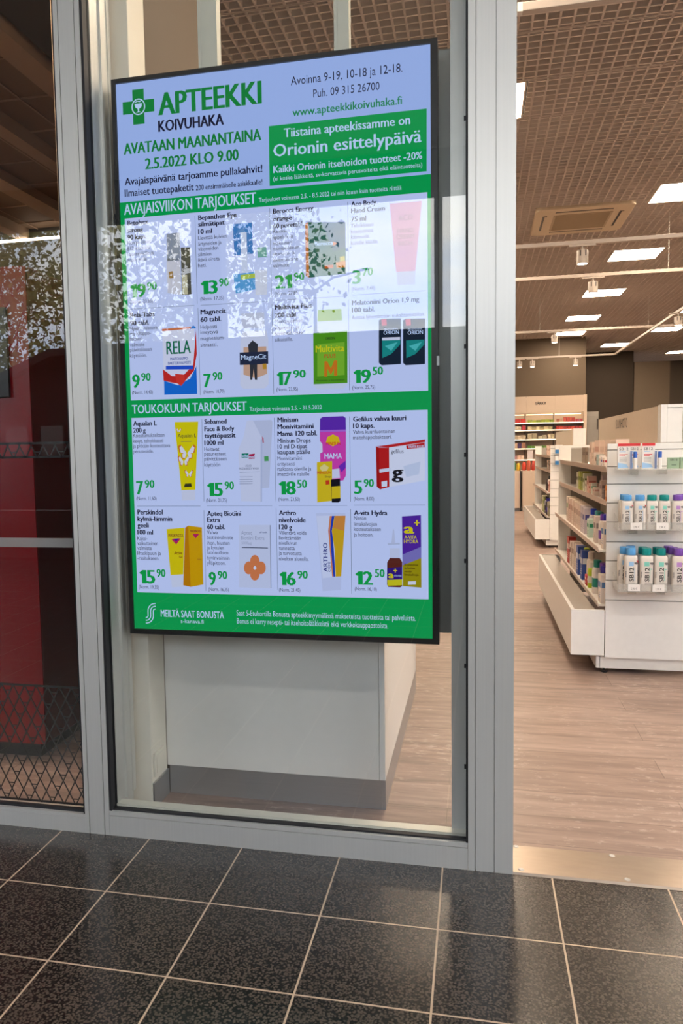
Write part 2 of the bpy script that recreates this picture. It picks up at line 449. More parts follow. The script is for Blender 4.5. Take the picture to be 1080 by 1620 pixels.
 ('luonnollisen', 252.4, 243.3, 68.8, 11.9, 'n', 0),
 ('hyvinvoinnin', 251.9, 226.2, 73.4, 11.9, 'n', 0),
 ('ylläpitoon.', 251.5, 210.3, 60.7, 11.9, 'n', 0),
 ('9', 255.2, 145.4, 24.1, 41.9, 'p', 2),
 ('90', 284.8, 165.9, 31.6, 24.7, 'p', 2),
 ('(Norm. 16,35)', 253.9, 127.4, 66.6, 11.2, 'n', 0),
 ('Arthro', 485.8, 365.7, 53.2, 14.7, 'n', 2),
 ('nivelvoide', 485.3, 343.9, 83.3, 14.7, 'n', 2),
 ('120 g', 484.9, 322.3, 41.1, 14.7, 'n', 2),
 ('Viilentävä voide', 484.6, 306.2, 85.7, 11.6, 'n', 0),
 ('lievittämään', 484.3, 290.7, 68.1, 11.7, 'n', 0),
 ('nivelkivun', 484.0, 275.2, 56.3, 11.6, 'n', 0),
 ('tunnetta', 483.7, 259.3, 49.0, 11.6, 'n', 0),
 ('ja turvotusta', 483.3, 243.7, 70.8, 11.7, 'n', 0),
 ('nivelten alueella.', 483.0, 226.6, 92.8, 11.7, 'n', 0),
 ('16', 483.1, 150.5, 52.0, 41.1, 'p', 2),
 ('90', 539.4, 171.7, 33.1, 24.1, 'p', 2),
 ('(Norm. 21,40)', 481.1, 130.9, 66.5, 11.0, 'n', 0),
 ('A-vita Hydra', 715.6, 366.0, 99.7, 14.3, 'n', 2),
 ('Nenän', 715.4, 351.8, 36.5, 11.4, 'n', 0),
 ('limakalvojen', 715.2, 334.2, 68.6, 11.4, 'n', 0),
 ('kosteutukseen', 715.0, 318.7, 80.2, 11.4, 'n', 0),
 ('ja hoitoon.', 714.8, 302.0, 57.7, 11.4, 'n', 0),
 ('12', 717.5, 156.9, 53.6, 40.2, 'p', 2),
 ('50', 776.1, 180.9, 29.7, 23.6, 'p', 2),
 ('(Norm. 16,10)', 715.4, 139.0, 66.0, 10.8, 'n', 0),
 ('Betolvex', 150.6, 1146.0, 36.0, 6.4, '#404040', 1),
 ('Berocca', 609.4, 1156.6, 54.0, 11.0, 'w', 1),
 ('ACO', 853.8, 1208.9, 41.0, 15.2, '#9a6a78', 0),
 ('HAND', 850.3, 1174.2, 45.7, 12.6, '#9a6a78', 0),
 ('CREAM', 846.5, 1157.5, 51.7, 12.5, '#9a6a78', 0),
 ('RICH', 853.3, 1139.0, 38.8, 12.6, '#9a6a78', 0),
 ('RELA', 137.9, 863.5, 79.5, 39.3, '#0c7a4c', 1),
 ('MAITOHAPPO-', 149.8, 844.5, 59.6, 8.3, '#2a4aa0', 1),
 ('BAKTEERIVALMISTE', 141.9, 831.8, 74.5, 8.3, '#2a4aa0', 1),
 ('MagneCit', 377.1, 836.9, 78.5, 14.5, 'w', 1),
 ('Multivita', 606.9, 849.0, 85.7, 19.8, '#f4e820', 1),
 ('PLUS', 633.3, 831.5, 33.7, 11.2, '#d85a28', 1),
 ('ORION', 636.5, 884.3, 28.8, 7.4, '#203020', 1),
 ('Monivitamiini- ja hivenainetabletti', 608.0, 764.2, 84.5, 4.7, '#203020', 0),
 ('ORION', 808.3, 890.9, 44.6, 11.5, 'w', 1),
 ('MELATONIINI', 809.8, 903.7, 39.5, 4.6, 'w', 0),
 ('ORION', 877.8, 887.5, 44.0, 11.4, 'w', 1),
 ('MELATONIINI', 879.3, 900.2, 38.9, 4.6, 'w', 0),
 ('Aqualan L', 166.5, 607.3, 60.6, 11.5, '#303030', 0),
 ('seba', 372.2, 542.5, 20.5, 9.6, 'w', 1),
 ('med', 394.9, 539.5, 17.7, 9.6, 'w', 1),
 ('LIQUID', 382.9, 513.9, 19.6, 5.7, '#505870', 0),
 ('FACE & BODY WASH', 362.2, 505.4, 62.3, 6.2, '#505870', 0),
 ('MINISUN', 634.5, 574.6, 43.4, 9.3, '#e83818', 1),
 ('MAMA', 629.1, 534.3, 52.5, 16.0, 'w', 1),
 ('MINISUN', 605.8, 489.3, 43.2, 8.5, '#e03818', 1),
 ('Drops', 629.7, 478.7, 19.2, 5.6, '#303030', 1),
 ('gefilus', 826.9, 547.1, 36.9, 12.9, '#404048', 0),
 ('g', 828.7, 475.4, 34.6, 37.0, '#202024', 2),
 ('VAHVA KUURI', 877.6, 561.9, 44.6, 8.2, 'w', 1),
 ('PERSKINDOL', 126.0, 296.6, 50.1, 9.8, '#8a1828', 1),
 ('PERSKINDOL', 198.5, 311.7, 35.1, 7.0, '#8a1828', 1),
 ('Active', 143.0, 241.1, 27.2, 9.8, '#8a3010', 1),
 ('Gel', 158.6, 230.2, 11.3, 7.1, '#8a3010', 1),
 ('Active', 219.5, 224.4, 13.5, 5.3, '#8a1828', 0),
 ('Apteq', 364.4, 305.7, 34.6, 11.3, '#a8aebc', 0),
 ('Biotiini Extra', 364.0, 289.6, 73.9, 11.3, '#a8aebc', 0),
 ('5000µg', 365.0, 275.2, 32.4, 8.7, '#b4bac8', 0),
 ('aPteek', 422.8, 310.4, 24.5, 5.2, '#8088a0', 1),
 ('a', 862.7, 312.5, 30.9, 29.0, '#f4e010', 2),
 ('+', 893.7, 331.3, 15.6, 23.3, '#f4e010', 2),
 ('a', 816.1, 178.8, 16.3, 19.9, '#f4e010', 2),
 ('+', 831.6, 193.3, 11.2, 16.1, '#f4e010', 2),
 ('A-VITA', 864.9, 296.2, 35.5, 10.3, '#f4e010', 1),
 ('HYDRA', 863.4, 283.5, 41.5, 10.3, '#f4e010', 1),
 ('A-VITA HYDRA', 832.5, 182.9, 23.3, 5.7, 'w', 0),
 ('Kosteuttaa', 864.4, 216.5, 40.2, 6.5, '#503010', 1),
 ('ja hoitaa', 864.3, 206.6, 31.0, 6.6, '#503010', 1),
 ('nenän', 864.2, 196.7, 21.8, 6.6, '#503010', 1),
 ('limakalvoja.', 864.2, 186.8, 42.5, 6.6, '#503010', 1),
]
UPRIGHT=[
 ('ARTHRO', 633.7, 193.7, 88.8, 12.6, '#1c2c80', 1),
 ('CREME', 642.4, 193.9, 31.2, 6.8, '#1c2c80', 0),
]
SHAPES=[
 ('G',1,[(476.4,1338.8),(933.9,1339.0),(934.6,1509.4),(477.3,1508.9)]),
 ('G',1,[(0.0,1281.6),(945.6,1281.6),(945.6,1330.6),(0.0,1330.6)]),
 ('G',1,[(0.0,0.0),(945.6,0.0),(945.6,1281.6),(0.0,1281.6)]),
 ('W',2,[(14.0,726.2),(935.6,726.2),(935.6,1281.6),(14.0,1281.6)]),
 ('W',2,[(13.6,117.5),(934.0,117.5),(934.0,671.3),(13.6,671.3)]),
 ('l',3,[(241.2,1011.8),(242.6,1011.8),(242.6,1272.0),(241.2,1272.0)]),
 ('l',3,[(242.8,735.4),(244.2,735.4),(244.2,998.5),(242.8,998.5)]),
 ('l',3,[(474.6,1013.4),(476.0,1013.4),(476.0,1275.2),(474.6,1275.2)]),
 ('l',3,[(475.8,732.4),(477.2,732.4),(477.2,996.7),(475.8,996.7)]),
 ('l',3,[(707.3,1017.9),(708.7,1017.9),(708.7,1273.8),(707.3,1273.8)]),
 ('l',3,[(706.1,735.3),(707.5,735.3),(707.5,994.5),(706.1,994.5)]),
 ('l',3,[(21.9,1006.2),(232.5,1006.2),(232.5,1007.6),(21.9,1007.6)]),
 ('l',3,[(252.4,1005.2),(464.7,1005.2),(464.7,1006.6),(252.4,1006.6)]),
 ('l',3,[(482.3,1006.3),(695.6,1006.3),(695.6,1007.7),(482.3,1007.7)]),
 ('l',3,[(716.7,1008.2),(927.8,1008.2),(927.8,1009.6),(716.7,1009.6)]),
 ('l',3,[(245.5,407.8),(246.9,407.8),(246.9,662.1),(245.5,662.1)]),
 ('l',3,[(475.8,408.1),(477.2,408.1),(477.2,660.4),(475.8,660.4)]),
 ('l',3,[(705.2,406.0),(706.7,406.0),(706.7,658.1),(705.2,658.1)]),
 ('l',3,[(244.4,126.3),(245.8,126.3),(245.8,380.8),(244.4,380.8)]),
 ('l',3,[(476.0,134.5),(477.4,134.5),(477.4,387.1),(476.0,387.1)]),
 ('l',3,[(705.1,127.9),(706.5,127.9),(706.5,383.9),(705.1,383.9)]),
 ('l',3,[(22.2,392.8),(234.1,392.8),(234.1,394.2),(22.2,394.2)]),
 ('l',3,[(255.2,394.0),(464.6,394.0),(464.6,395.4),(255.2,395.4)]),
 ('l',3,[(485.4,394.2),(695.6,394.2),(695.6,395.6),(485.4,395.6)]),
 ('l',3,[(715.0,395.0),(926.0,395.0),(926.0,396.4),(715.0,396.4)]),
 ('g',3,[(20.0,1589.0),(122.0,1589.0),(122.0,1625.8),(20.0,1625.8)]),
 ('g',3,[(52.6,1556.4),(89.4,1556.4),(89.4,1658.4),(52.6,1658.4)]),
 ('#9aa2a8',4,[(149.8,1225.4),(191.6,1226.7),(190.7,1041.0),(147.4,1048.2)]),
 ('#e8e4e0',5,[(147.1,1144.0),(190.5,1143.3),(190.7,1041.0),(147.4,1048.2)]),
 ('#4a4a44',6,[(193.6,1181.5),(223.4,1180.3),(224.1,1040.0),(193.2,1040.9)]),
 ('#d8cfa0',7,[(195.0,1099.9),(212.2,1099.7),(212.4,1041.6),(195.7,1041.7)]),
 ('#b58a4a',7,[(152.5,1111.8),(165.9,1113.2),(167.7,1092.6),(153.8,1091.2)]),
 ('#2a86c8',4,[(360.7,1238.3),(419.7,1238.1),(422.4,1147.4),(363.2,1147.1)]),
 ('#e8f0f8',5,[(383.8,1212.2),(402.6,1211.7),(403.5,1086.5),(384.5,1085.5)]),
 ('#58b0e0',6,[(358.0,1091.7),(425.8,1094.0),(426.1,1042.7),(365.2,1034.3)]),
 ('#c8dc50',7,[(380.8,1088.0),(442.2,1090.7),(442.9,1077.3),(382.8,1074.4)]),
 ('#f0f2f2',8,[(425.9,1098.4),(463.5,1098.1),(461.9,1025.0),(426.7,1026.2)]),
 ('#80c0a8',5,[(434.5,1164.3),(462.6,1164.5),(463.8,1135.7),(436.2,1135.0)]),
 ('#0d6a58',4,[(590.3,1226.0),(700.7,1217.3),(700.2,1071.4),(591.0,1066.9)]),
 ('#e08030',4,[(581.6,1222.1),(590.3,1226.0),(591.0,1066.9),(581.5,1072.1)]),
 ('#0a5a70',5,[(632.0,1222.7),(700.7,1217.3),(700.2,1144.6),(664.1,1138.0)]),
 ('#e06020',6,[(637.3,1098.5),(663.5,1099.1),(663.4,1089.9),(638.6,1089.2)]),
 ('#e88a20',6,[(670.8,1105.4),(699.7,1108.1),(699.5,1089.8),(672.9,1089.2)]),
 ('#d8c020',7,[(682.9,1120.7),(697.1,1122.0),(697.8,1108.2),(683.6,1106.9)]),
 ('#f08030',6,[(663.5,1165.5),(676.3,1159.1),(663.3,1152.7)]),
 ('#e6a0b4',4,[(829.0,1258.7),(920.0,1258.7),(900.8,1066.5),(845.9,1066.5)]),
 ('#d0d0d8',5,[(848.2,1066.3),(900.8,1066.5),(898.4,1029.3),(850.2,1029.1)]),
 ('#f4f4f8',4,[(125.5,941.4),(229.6,943.0),(233.4,740.3),(126.3,740.1)]),
 ('#1a78d8',5,[(126.7,783.5),(172.3,767.9),(212.6,787.4),(233.4,823.5),(233.9,739.4),(126.3,740.1)]),
 ('#e03028',6,[(123.9,818.6),(153.2,796.5),(188.1,795.2),(223.7,828.5),(235.7,933.6),(236.0,860.2),(225.6,810.0),(187.3,772.0),(157.5,775.4),(125.2,783.6)]),
 ('#f04030',7,[(163.4,803.1),(193.2,799.7),(195.0,778.7),(182.2,765.3),(167.5,775.1)]),
 ('#e87848',6,[(125.5,941.4),(217.3,943.6),(222.0,937.9),(125.2,934.4)]),
 ('#2a8ad8',7,[(217.1,936.8),(227.2,947.7),(236.8,938.1)]),
 ('#2a5ad0',7,[(134.2,828.4),(223.6,826.2),(223.3,814.7),(133.9,817.2)]),
 ('#eceef4',4,[(376.1,897.2),(383.9,921.7),(457.4,920.3),(462.5,895.4),(461.0,760.2),(449.0,749.2),(382.2,750.1),(371.9,761.0)]),
 ('#dfe3ea',5,[(380.4,973.7),(451.5,974.3),(451.9,929.6),(380.7,930.0)]),
 ('#e8b890',5,[(385.1,874.2),(456.3,873.2),(457.0,792.0),(421.1,779.7),(383.2,792.5)]),
 ('#2c3448',7,[(372.8,858.8),(461.7,858.6),(461.4,821.2),(372.4,821.6)]),
 ('#3a3c40',6,[(399.6,880.3),(414.2,893.2),(430.5,881.1),(426.8,820.3),(425.8,775.0),(418.6,775.3),(416.1,811.7),(410.5,775.6),(404.3,775.8),(403.3,834.9)]),
 ('#d8a030',8,[(443.4,821.9),(455.3,822.8),(456.3,806.5),(444.5,806.0)]),
 ('#9cc040',4,[(616.1,972.5),(685.6,971.9),(687.6,938.5),(613.2,938.6)]),
 ('#e4ecf4',4,[(613.2,938.6),(687.6,938.5),(702.9,909.9),(700.9,751.5),(687.4,738.8),(610.0,740.5),(598.0,752.7),(599.1,910.4)]),
 ('#5aa81e',5,[(600.5,905.6),(702.4,907.6),(701.0,756.2),(599.1,756.0)]),
 ('#8ac832',6,[(612.1,872.3),(693.9,875.5),(692.7,779.9),(610.6,778.3)]),
 ('#e88420',7,[(631.5,777.5),(633.1,822.1),(641.3,821.8),(652.1,800.2),(662.1,823.3),(671.2,822.9),(670.6,778.4),(661.4,777.8),(661.3,799.9),(651.8,781.4),(641.0,800.7),(640.7,777.2)]),
 ('#1c2a38',4,[(795.1,932.9),(803.1,936.1),(858.8,935.0),(857.9,805.0),(801.9,803.6),(794.0,810.9)]),
 ('#e03a50',5,[(802.1,934.3),(817.1,935.4),(818.3,917.0),(803.9,916.4)]),
 ('#1c9a8a',5,[(804.0,875.0),(856.5,874.8),(856.4,861.1),(830.2,834.7),(804.0,824.3)]),
 ('#5ad0c0',6,[(811.7,858.5),(849.0,868.3),(830.3,843.9)]),
 ('#1c2a38',4,[(864.7,929.2),(872.6,932.5),(927.5,931.4),(926.9,802.2),(871.7,800.8),(863.9,808.0)]),
 ('#e03a50',5,[(871.6,930.7),(886.4,931.7),(887.6,913.5),(873.4,912.8)]),
 ('#1c9a8a',5,[(873.6,871.7),(925.4,871.6),(925.4,857.9),(899.6,831.7),(873.7,821.4)]),
 ('#5ad0c0',6,[(881.3,855.4),(918.1,865.1),(899.6,840.9)]),
 ('#f0f0f4',7,[(804.0,882.8),(856.1,882.2),(856.0,873.9),(804.0,875.0)]),
 ('#f4e20a',4,[(157.1,655.3),(234.6,654.7),(219.0,444.4),(172.7,443.3)]),
 ('#e8eaf0',5,[(172.7,443.3),(219.0,444.4),(218.1,412.2),(174.6,411.5)]),
 ('#e88a28',5,[(193.2,559.3),(173.6,586.4),(165.9,579.5),(169.8,560.9),(184.6,555.3)]),
 ('#e88a28',5,[(193.7,558.2),(176.5,556.2),(176.7,542.1),(186.2,539.2)]),
 ('#f8f4f0',6,[(193.2,559.3),(177.5,581.5),(171.2,575.9),(174.4,560.8),(186.5,556.0)]),
 ('#f8f4f0',6,[(193.7,558.2),(179.9,556.1),(180.0,545.2),(187.8,542.8)]),
 ('#e88a28',5,[(197.1,559.3),(218.3,585.6),(225.5,578.4),(220.5,560.1),(205.5,554.9)]),
 ('#e88a28',5,[(196.6,558.1),(213.5,555.6),(212.5,541.6),(202.9,538.9)]),
 ('#f8f4f0',6,[(197.1,559.3),(214.1,580.9),(220.1,575.0),(216.0,560.1),(203.6,555.7)]),
 ('#f8f4f0',6,[(196.6,558.1),(210.2,555.6),(209.4,544.8),(201.5,542.6)]),
 ('#e88a28',5,[(182.6,532.9),(169.0,551.6),(163.7,546.8),(166.4,533.9),(176.6,530.0)]),
 ('#e88a28',5,[(182.9,532.1),(171.0,530.6),(171.2,520.9),(177.7,518.9)]),
 ('#f8f4f0',6,[(182.6,532.9),(171.7,548.2),(167.3,544.3),(169.6,533.8),(178.0,530.5)]),
 ('#f8f4f0',6,[(182.9,532.1),(173.4,530.6),(173.5,523.1),(178.9,521.4)]),
 ('#e88a28',5,[(185.3,532.8),(200.1,551.1),(205.1,546.2),(201.6,533.4),(191.2,529.8)]),
 ('#e88a28',5,[(185.0,532.0),(196.8,530.3),(196.0,520.6),(189.4,518.7)]),
 ('#f8f4f0',6,[(185.3,532.8),(197.2,547.8),(201.3,543.8),(198.4,533.4),(189.9,530.4)]),
 ('#f8f4f0',6,[(185.0,532.0),(194.4,530.3),(193.9,522.8),(188.4,521.3)]),
 ('#e88a28',5,[(198.3,494.0),(188.5,507.5),(184.7,504.0),(186.6,494.7),(194.0,491.9)]),
 ('#e88a28',5,[(198.6,493.4),(190.0,492.3),(190.1,485.3),(194.8,483.8)]),
 ('#f8f4f0',6,[(198.3,494.0),(190.5,505.1),(187.3,502.2),(188.9,494.6),(195.0,492.3)]),
 ('#f8f4f0',6,[(198.6,493.4),(191.7,492.3),(191.7,486.9),(195.6,485.7)]),
 ('#e88a28',5,[(200.3,493.9),(210.9,507.2),(214.5,503.7),(212.0,494.4),(204.5,491.8)]),
 ('#e88a28',5,[(200.0,493.4),(208.5,492.1),(208.0,485.1),(203.2,483.8)]),
 ('#f8f4f0',6,[(200.3,493.9),(208.8,504.8),(211.8,501.9),(209.7,494.4),(203.6,492.2)]),
 ('#f8f4f0',6,[(200.0,493.4),(206.9,492.1),(206.4,486.7),(202.5,485.6)]),
 ('#e88a28',5,[(169.9,628.4),(164.2,636.3),(162.0,634.3),(163.1,628.9),(167.4,627.3)]),
 ('#e88a28',5,[(170.0,628.1),(165.1,627.6),(165.1,623.5),(167.8,622.7)]),
 ('#f8f4f0',6,[(169.9,628.4),(165.3,634.9),(163.5,633.2),(164.4,628.9),(167.9,627.5)]),
 ('#f8f4f0',6,[(170.0,628.1),(166.0,627.5),(166.1,624.4),(168.3,623.7)]),
 ('#e88a28',5,[(171.0,628.4),(177.1,636.0),(179.2,633.9),(177.8,628.6),(173.4,627.2)]),
 ('#e88a28',5,[(170.9,628.1),(175.8,627.3),(175.5,623.3),(172.7,622.6)]),
 ('#f8f4f0',6,[(171.0,628.4),(175.9,634.6),(177.7,632.9),(176.5,628.6),(172.9,627.4)]),
 ('#f8f4f0',6,[(170.9,628.1),(174.8,627.3),(174.6,624.2),(172.3,623.6)]),
 ('#606060',6,[(176.5,595.1),(211.8,595.3),(211.7,594.0),(176.4,593.8)]),
 ('#404020',6,[(185.6,463.8),(206.4,464.5),(207.5,453.8),(181.5,453.1)]),
 ('#d4dae8',4,[(402.1,653.6),(467.3,654.1),(470.7,647.6),(456.3,449.5),(431.4,447.9)]),
 ('#e6eaf4',5,[(378.2,602.1),(390.8,653.9),(408.9,654.7),(437.0,600.9),(428.2,407.2),(366.7,408.7),(361.4,567.5)]),
 ('#c8d0e2',6,[(432.4,596.7),(438.3,596.5),(432.8,407.2),(428.2,405.9)]),
 ('#c02050',6,[(394.3,551.7),(413.4,553.6),(413.0,538.4),(394.0,537.4)]),
 ('#1a8a6a',6,[(371.6,554.3),(393.0,554.8),(392.7,540.9),(371.3,540.3)]),
 ('#d05060',6,[(437.1,605.2),(441.5,600.8),(442.5,585.6),(438.9,585.7)]),
 ('#58b060',6,[(442.5,544.5),(456.0,545.1),(456.6,530.4),(443.1,529.7)]),
 ('#708098',6,[(363.4,497.5),(428.0,499.0),(428.0,498.1),(363.3,496.6)]),
 ('#8890a4',6,[(363.0,483.5),(405.0,484.0),(405.0,482.6),(363.0,482.2)]),
 ('#8890a4',6,[(362.8,475.6),(404.8,476.1),(404.8,474.8),(362.8,474.3)]),
 ('#8890a4',6,[(362.7,469.0),(404.7,469.5),(404.6,468.2),(362.6,467.7)]),
 ('#8890a4',6,[(362.5,462.4),(404.5,463.0),(404.5,461.7),(362.5,461.1)]),
 ('#e848b0',4,[(615.9,616.2),(694.5,617.7),(692.8,483.7),(684.6,469.7),(651.1,466.2),(615.3,479.8)]),
 ('#6a30b0',5,[(617.0,653.6),(625.2,658.9),(687.0,659.7),(694.5,653.9),(694.5,620.0),(616.0,619.9)]),
 ('#c070d8',5,[(616.0,619.9),(694.5,620.0),(694.5,614.4),(615.9,614.3)]),
 ('#f8d020',6,[(633.6,583.0),(638.7,599.3),(655.5,606.9),(672.0,598.6),(676.5,583.1),(655.0,570.9)]),
 ('#7a30b8',6,[(670.8,512.1),(680.4,519.0),(692.9,528.2),(692.6,507.1),(680.1,494.2)]),
 ('#e8f0f8',6,[(615.5,588.1),(623.0,578.5),(623.6,555.0),(615.4,550.5)]),
 ('#f0d020',7,[(605.4,524.7),(652.0,527.4),(650.3,408.6),(604.4,404.0)]),
 ('#f8e890',8,[(613.3,508.1),(627.9,519.7),(642.1,508.7),(634.8,498.4),(620.4,497.6)]),
 ('#e8e8f4',8,[(651.6,502.9),(673.1,505.0),(675.1,476.8),(651.2,475.6)]),
 ('#181820',8,[(647.4,472.4),(675.1,474.5),(675.6,408.5),(669.4,403.8),(649.3,403.9)]),
 ('#f0d020',9,[(649.4,451.1),(675.8,453.3),(675.3,417.0),(649.4,415.2)]),
 ('#e04020',8,[(631.0,470.2),(642.5,471.0),(643.3,458.3),(631.8,456.9)]),
 ('#d82828',4,[(783.1,568.6),(803.1,570.6),(926.0,586.6),(925.9,577.5),(821.5,564.7)]),
 ('#f4f6fa',5,[(821.5,564.7),(925.9,578.4),(925.4,467.6),(821.5,449.0)]),
 ('#d02020',5,[(791.4,565.2),(821.5,564.7),(821.5,449.0),(793.5,441.8)]),
 ('#b81818',5,[(783.1,568.6),(791.9,565.2),(794.0,441.8),(784.3,450.2)]),
 ('#d82828',6,[(871.2,569.3),(925.0,577.5),(925.0,562.9),(873.0,559.2)]),
 ('#e8eef4',6,[(792.2,501.3),(828.0,505.5),(827.9,496.3),(793.1,491.1)]),
 ('#dde6f0',6,[(862.6,509.7),(913.0,522.8),(908.2,486.2),(871.6,477.3)]),
 ('#f0f4f8',6,[(798.4,465.0),(815.2,467.7),(815.0,450.9),(799.2,449.2)]),
 ('#f4dc10',4,[(119.7,321.0),(180.3,325.7),(171.1,178.2),(128.6,174.8)]),
 ('#e8ecf2',5,[(128.6,174.8),(171.1,178.2),(169.9,138.9),(132.1,135.9)]),
 ('#eab008',6,[(192.1,332.4),(237.3,326.9),(236.8,147.0),(194.7,138.5)]),
 ('#d88a08',6,[(181.7,325.7),(192.1,332.4),(194.7,138.5),(170.0,143.4)]),
 ('#d02860',6,[(135.2,289.1),(166.7,292.5),(156.9,280.4),(150.6,272.4),(142.9,280.3)]),
 ('#6028a0',7,[(140.9,290.9),(160.6,292.4),(150.9,282.1)]),
 ('#d02860',7,[(205.8,307.3),(227.5,306.1),(220.3,297.3),(215.5,292.8),(211.0,297.2)]),
 ('#dfe5f2',4,[(358.3,335.2),(458.9,335.6),(457.0,139.8),(353.6,140.6)]),
 ('#a8b0c0',5,[(455.8,334.7),(458.9,335.6),(457.0,139.8),(454.4,139.7)]),
 ('#ee8a50',6,[(421.3,222.8),(420.4,216.6),(418.1,210.9),(414.7,206.5),(410.4,203.5),(405.6,202.5),(400.9,203.4),(396.7,206.2),(393.4,210.6),(391.4,216.1),(390.8,222.3),(391.7,228.5),(394.0,234.2),(397.5,238.6),(401.8,241.5),(406.5,242.6),(411.2,241.7),(415.4,238.9),(418.7,234.5),(420.7,228.9)]),
 ('#ee8a50',6,[(420.4,183.5),(419.6,177.3),(417.3,171.7),(413.8,167.2),(409.5,164.2),(404.7,163.1),(400.0,164.0),(395.8,166.8),(392.5,171.2),(390.5,176.8),(389.9,183.0),(390.8,189.2),(393.1,194.9),(396.6,199.4),(400.9,202.3),(405.6,203.4),(410.3,202.4),(414.5,199.7),(417.8,195.3),(419.8,189.7)]),
 ('#ee8a50',6,[(401.1,202.4),(400.2,196.2),(397.9,190.6),(394.4,186.0),(390.1,183.1),(385.3,182.0),(380.6,182.9),(376.4,185.7),(373.1,190.1),(371.1,195.7),(370.5,201.9),(371.4,208.2),(373.7,213.8),(377.2,218.3),(381.5,221.2),(386.3,222.3),(391.0,221.4),(395.2,218.6),(398.5,214.2),(400.5,208.6)]),
 ('#ee8a50',6,[(440.5,203.0),(439.7,196.8),(437.4,191.2),(433.9,186.7),(429.6,183.8),(424.9,182.7),(420.2,183.6),(416.0,186.4),(412.8,190.8),(410.7,196.4),(410.1,202.6),(411.0,208.8),(413.3,214.4),(416.8,218.9),(421.1,221.8),(425.8,222.8),(430.5,221.9),(434.6,219.1),(437.9,214.8),(439.9,209.2)]),
 ('#f4f4f8',7,[(405.8,209.5),(411.4,202.6),(405.5,195.5),(399.8,202.4)]),
 ('#505868',6,[(365.7,266.5),(448.5,265.6),(448.5,263.0),(365.6,263.9)]),
 ('#d8e0f4',4,[(600.1,371.6),(690.4,372.6),(674.5,180.0),(673.0,139.2),(617.3,134.5),(614.0,178.9)]),
 ('#e8eefa',5,[(601.4,363.5),(678.4,365.9),(656.7,179.7),(617.9,174.2)]),
 ('#e89060',6,[(642.4,363.5),(654.4,363.5),(646.6,318.3),(649.2,261.1),(654.3,179.7),(647.0,179.5),(641.0,261.0),(637.0,318.3)]),
 ('#2848b8',7,[(648.7,363.5),(659.3,364.0),(649.0,318.4),(653.1,265.9),(656.7,179.7),(650.9,179.6),(644.4,265.8),(642.3,318.3)]),
 ('#e8b820',8,[(656.9,364.0),(690.3,364.1),(674.6,181.0),(657.7,179.7),(655.4,261.1),(648.0,318.3)]),
 ('#e89840',9,[(659.3,364.0),(690.3,364.1),(685.0,318.6),(651.5,327.9)]),
 ('#5a28a0',4,[(857.9,362.4),(913.1,366.2),(913.4,240.6),(858.8,218.7)]),
 ('#b0a010',5,[(858.8,218.7),(913.4,240.6),(913.4,151.5),(859.3,155.1)]),
 ('#8a80c0',6,[(859.0,249.3),(913.6,273.3),(913.4,239.7),(858.8,217.3)]),
 ('#6a2c20',6,[(813.2,225.1),(821.2,238.5),(850.6,238.8),(857.9,226.7),(857.4,155.1),(850.9,151.1),(815.8,151.8),(812.1,158.9)]),
 ('#3a1c80',7,[(813.0,208.6),(857.8,212.6),(857.6,174.0),(813.2,172.2)]),
 ('#e8dc20',8,[(813.2,173.1),(857.6,175.4),(857.0,157.4),(813.5,155.1)]),
 ('#dfe4f0',7,[(821.5,267.6),(850.8,268.0),(850.6,239.8),(821.2,239.4)]),
 ('#c8d0e0',7,[(815.5,282.6),(850.9,283.9),(850.9,279.2),(815.5,277.9)]),
 ('#d4daea',8,[(831.2,324.0),(834.5,324.1),(837.9,281.9),(826.2,281.8)]),
 ('#f4f4f0',7,[(874.3,169.6),(897.4,171.0),(897.4,160.6),(874.2,159.2)]),
]
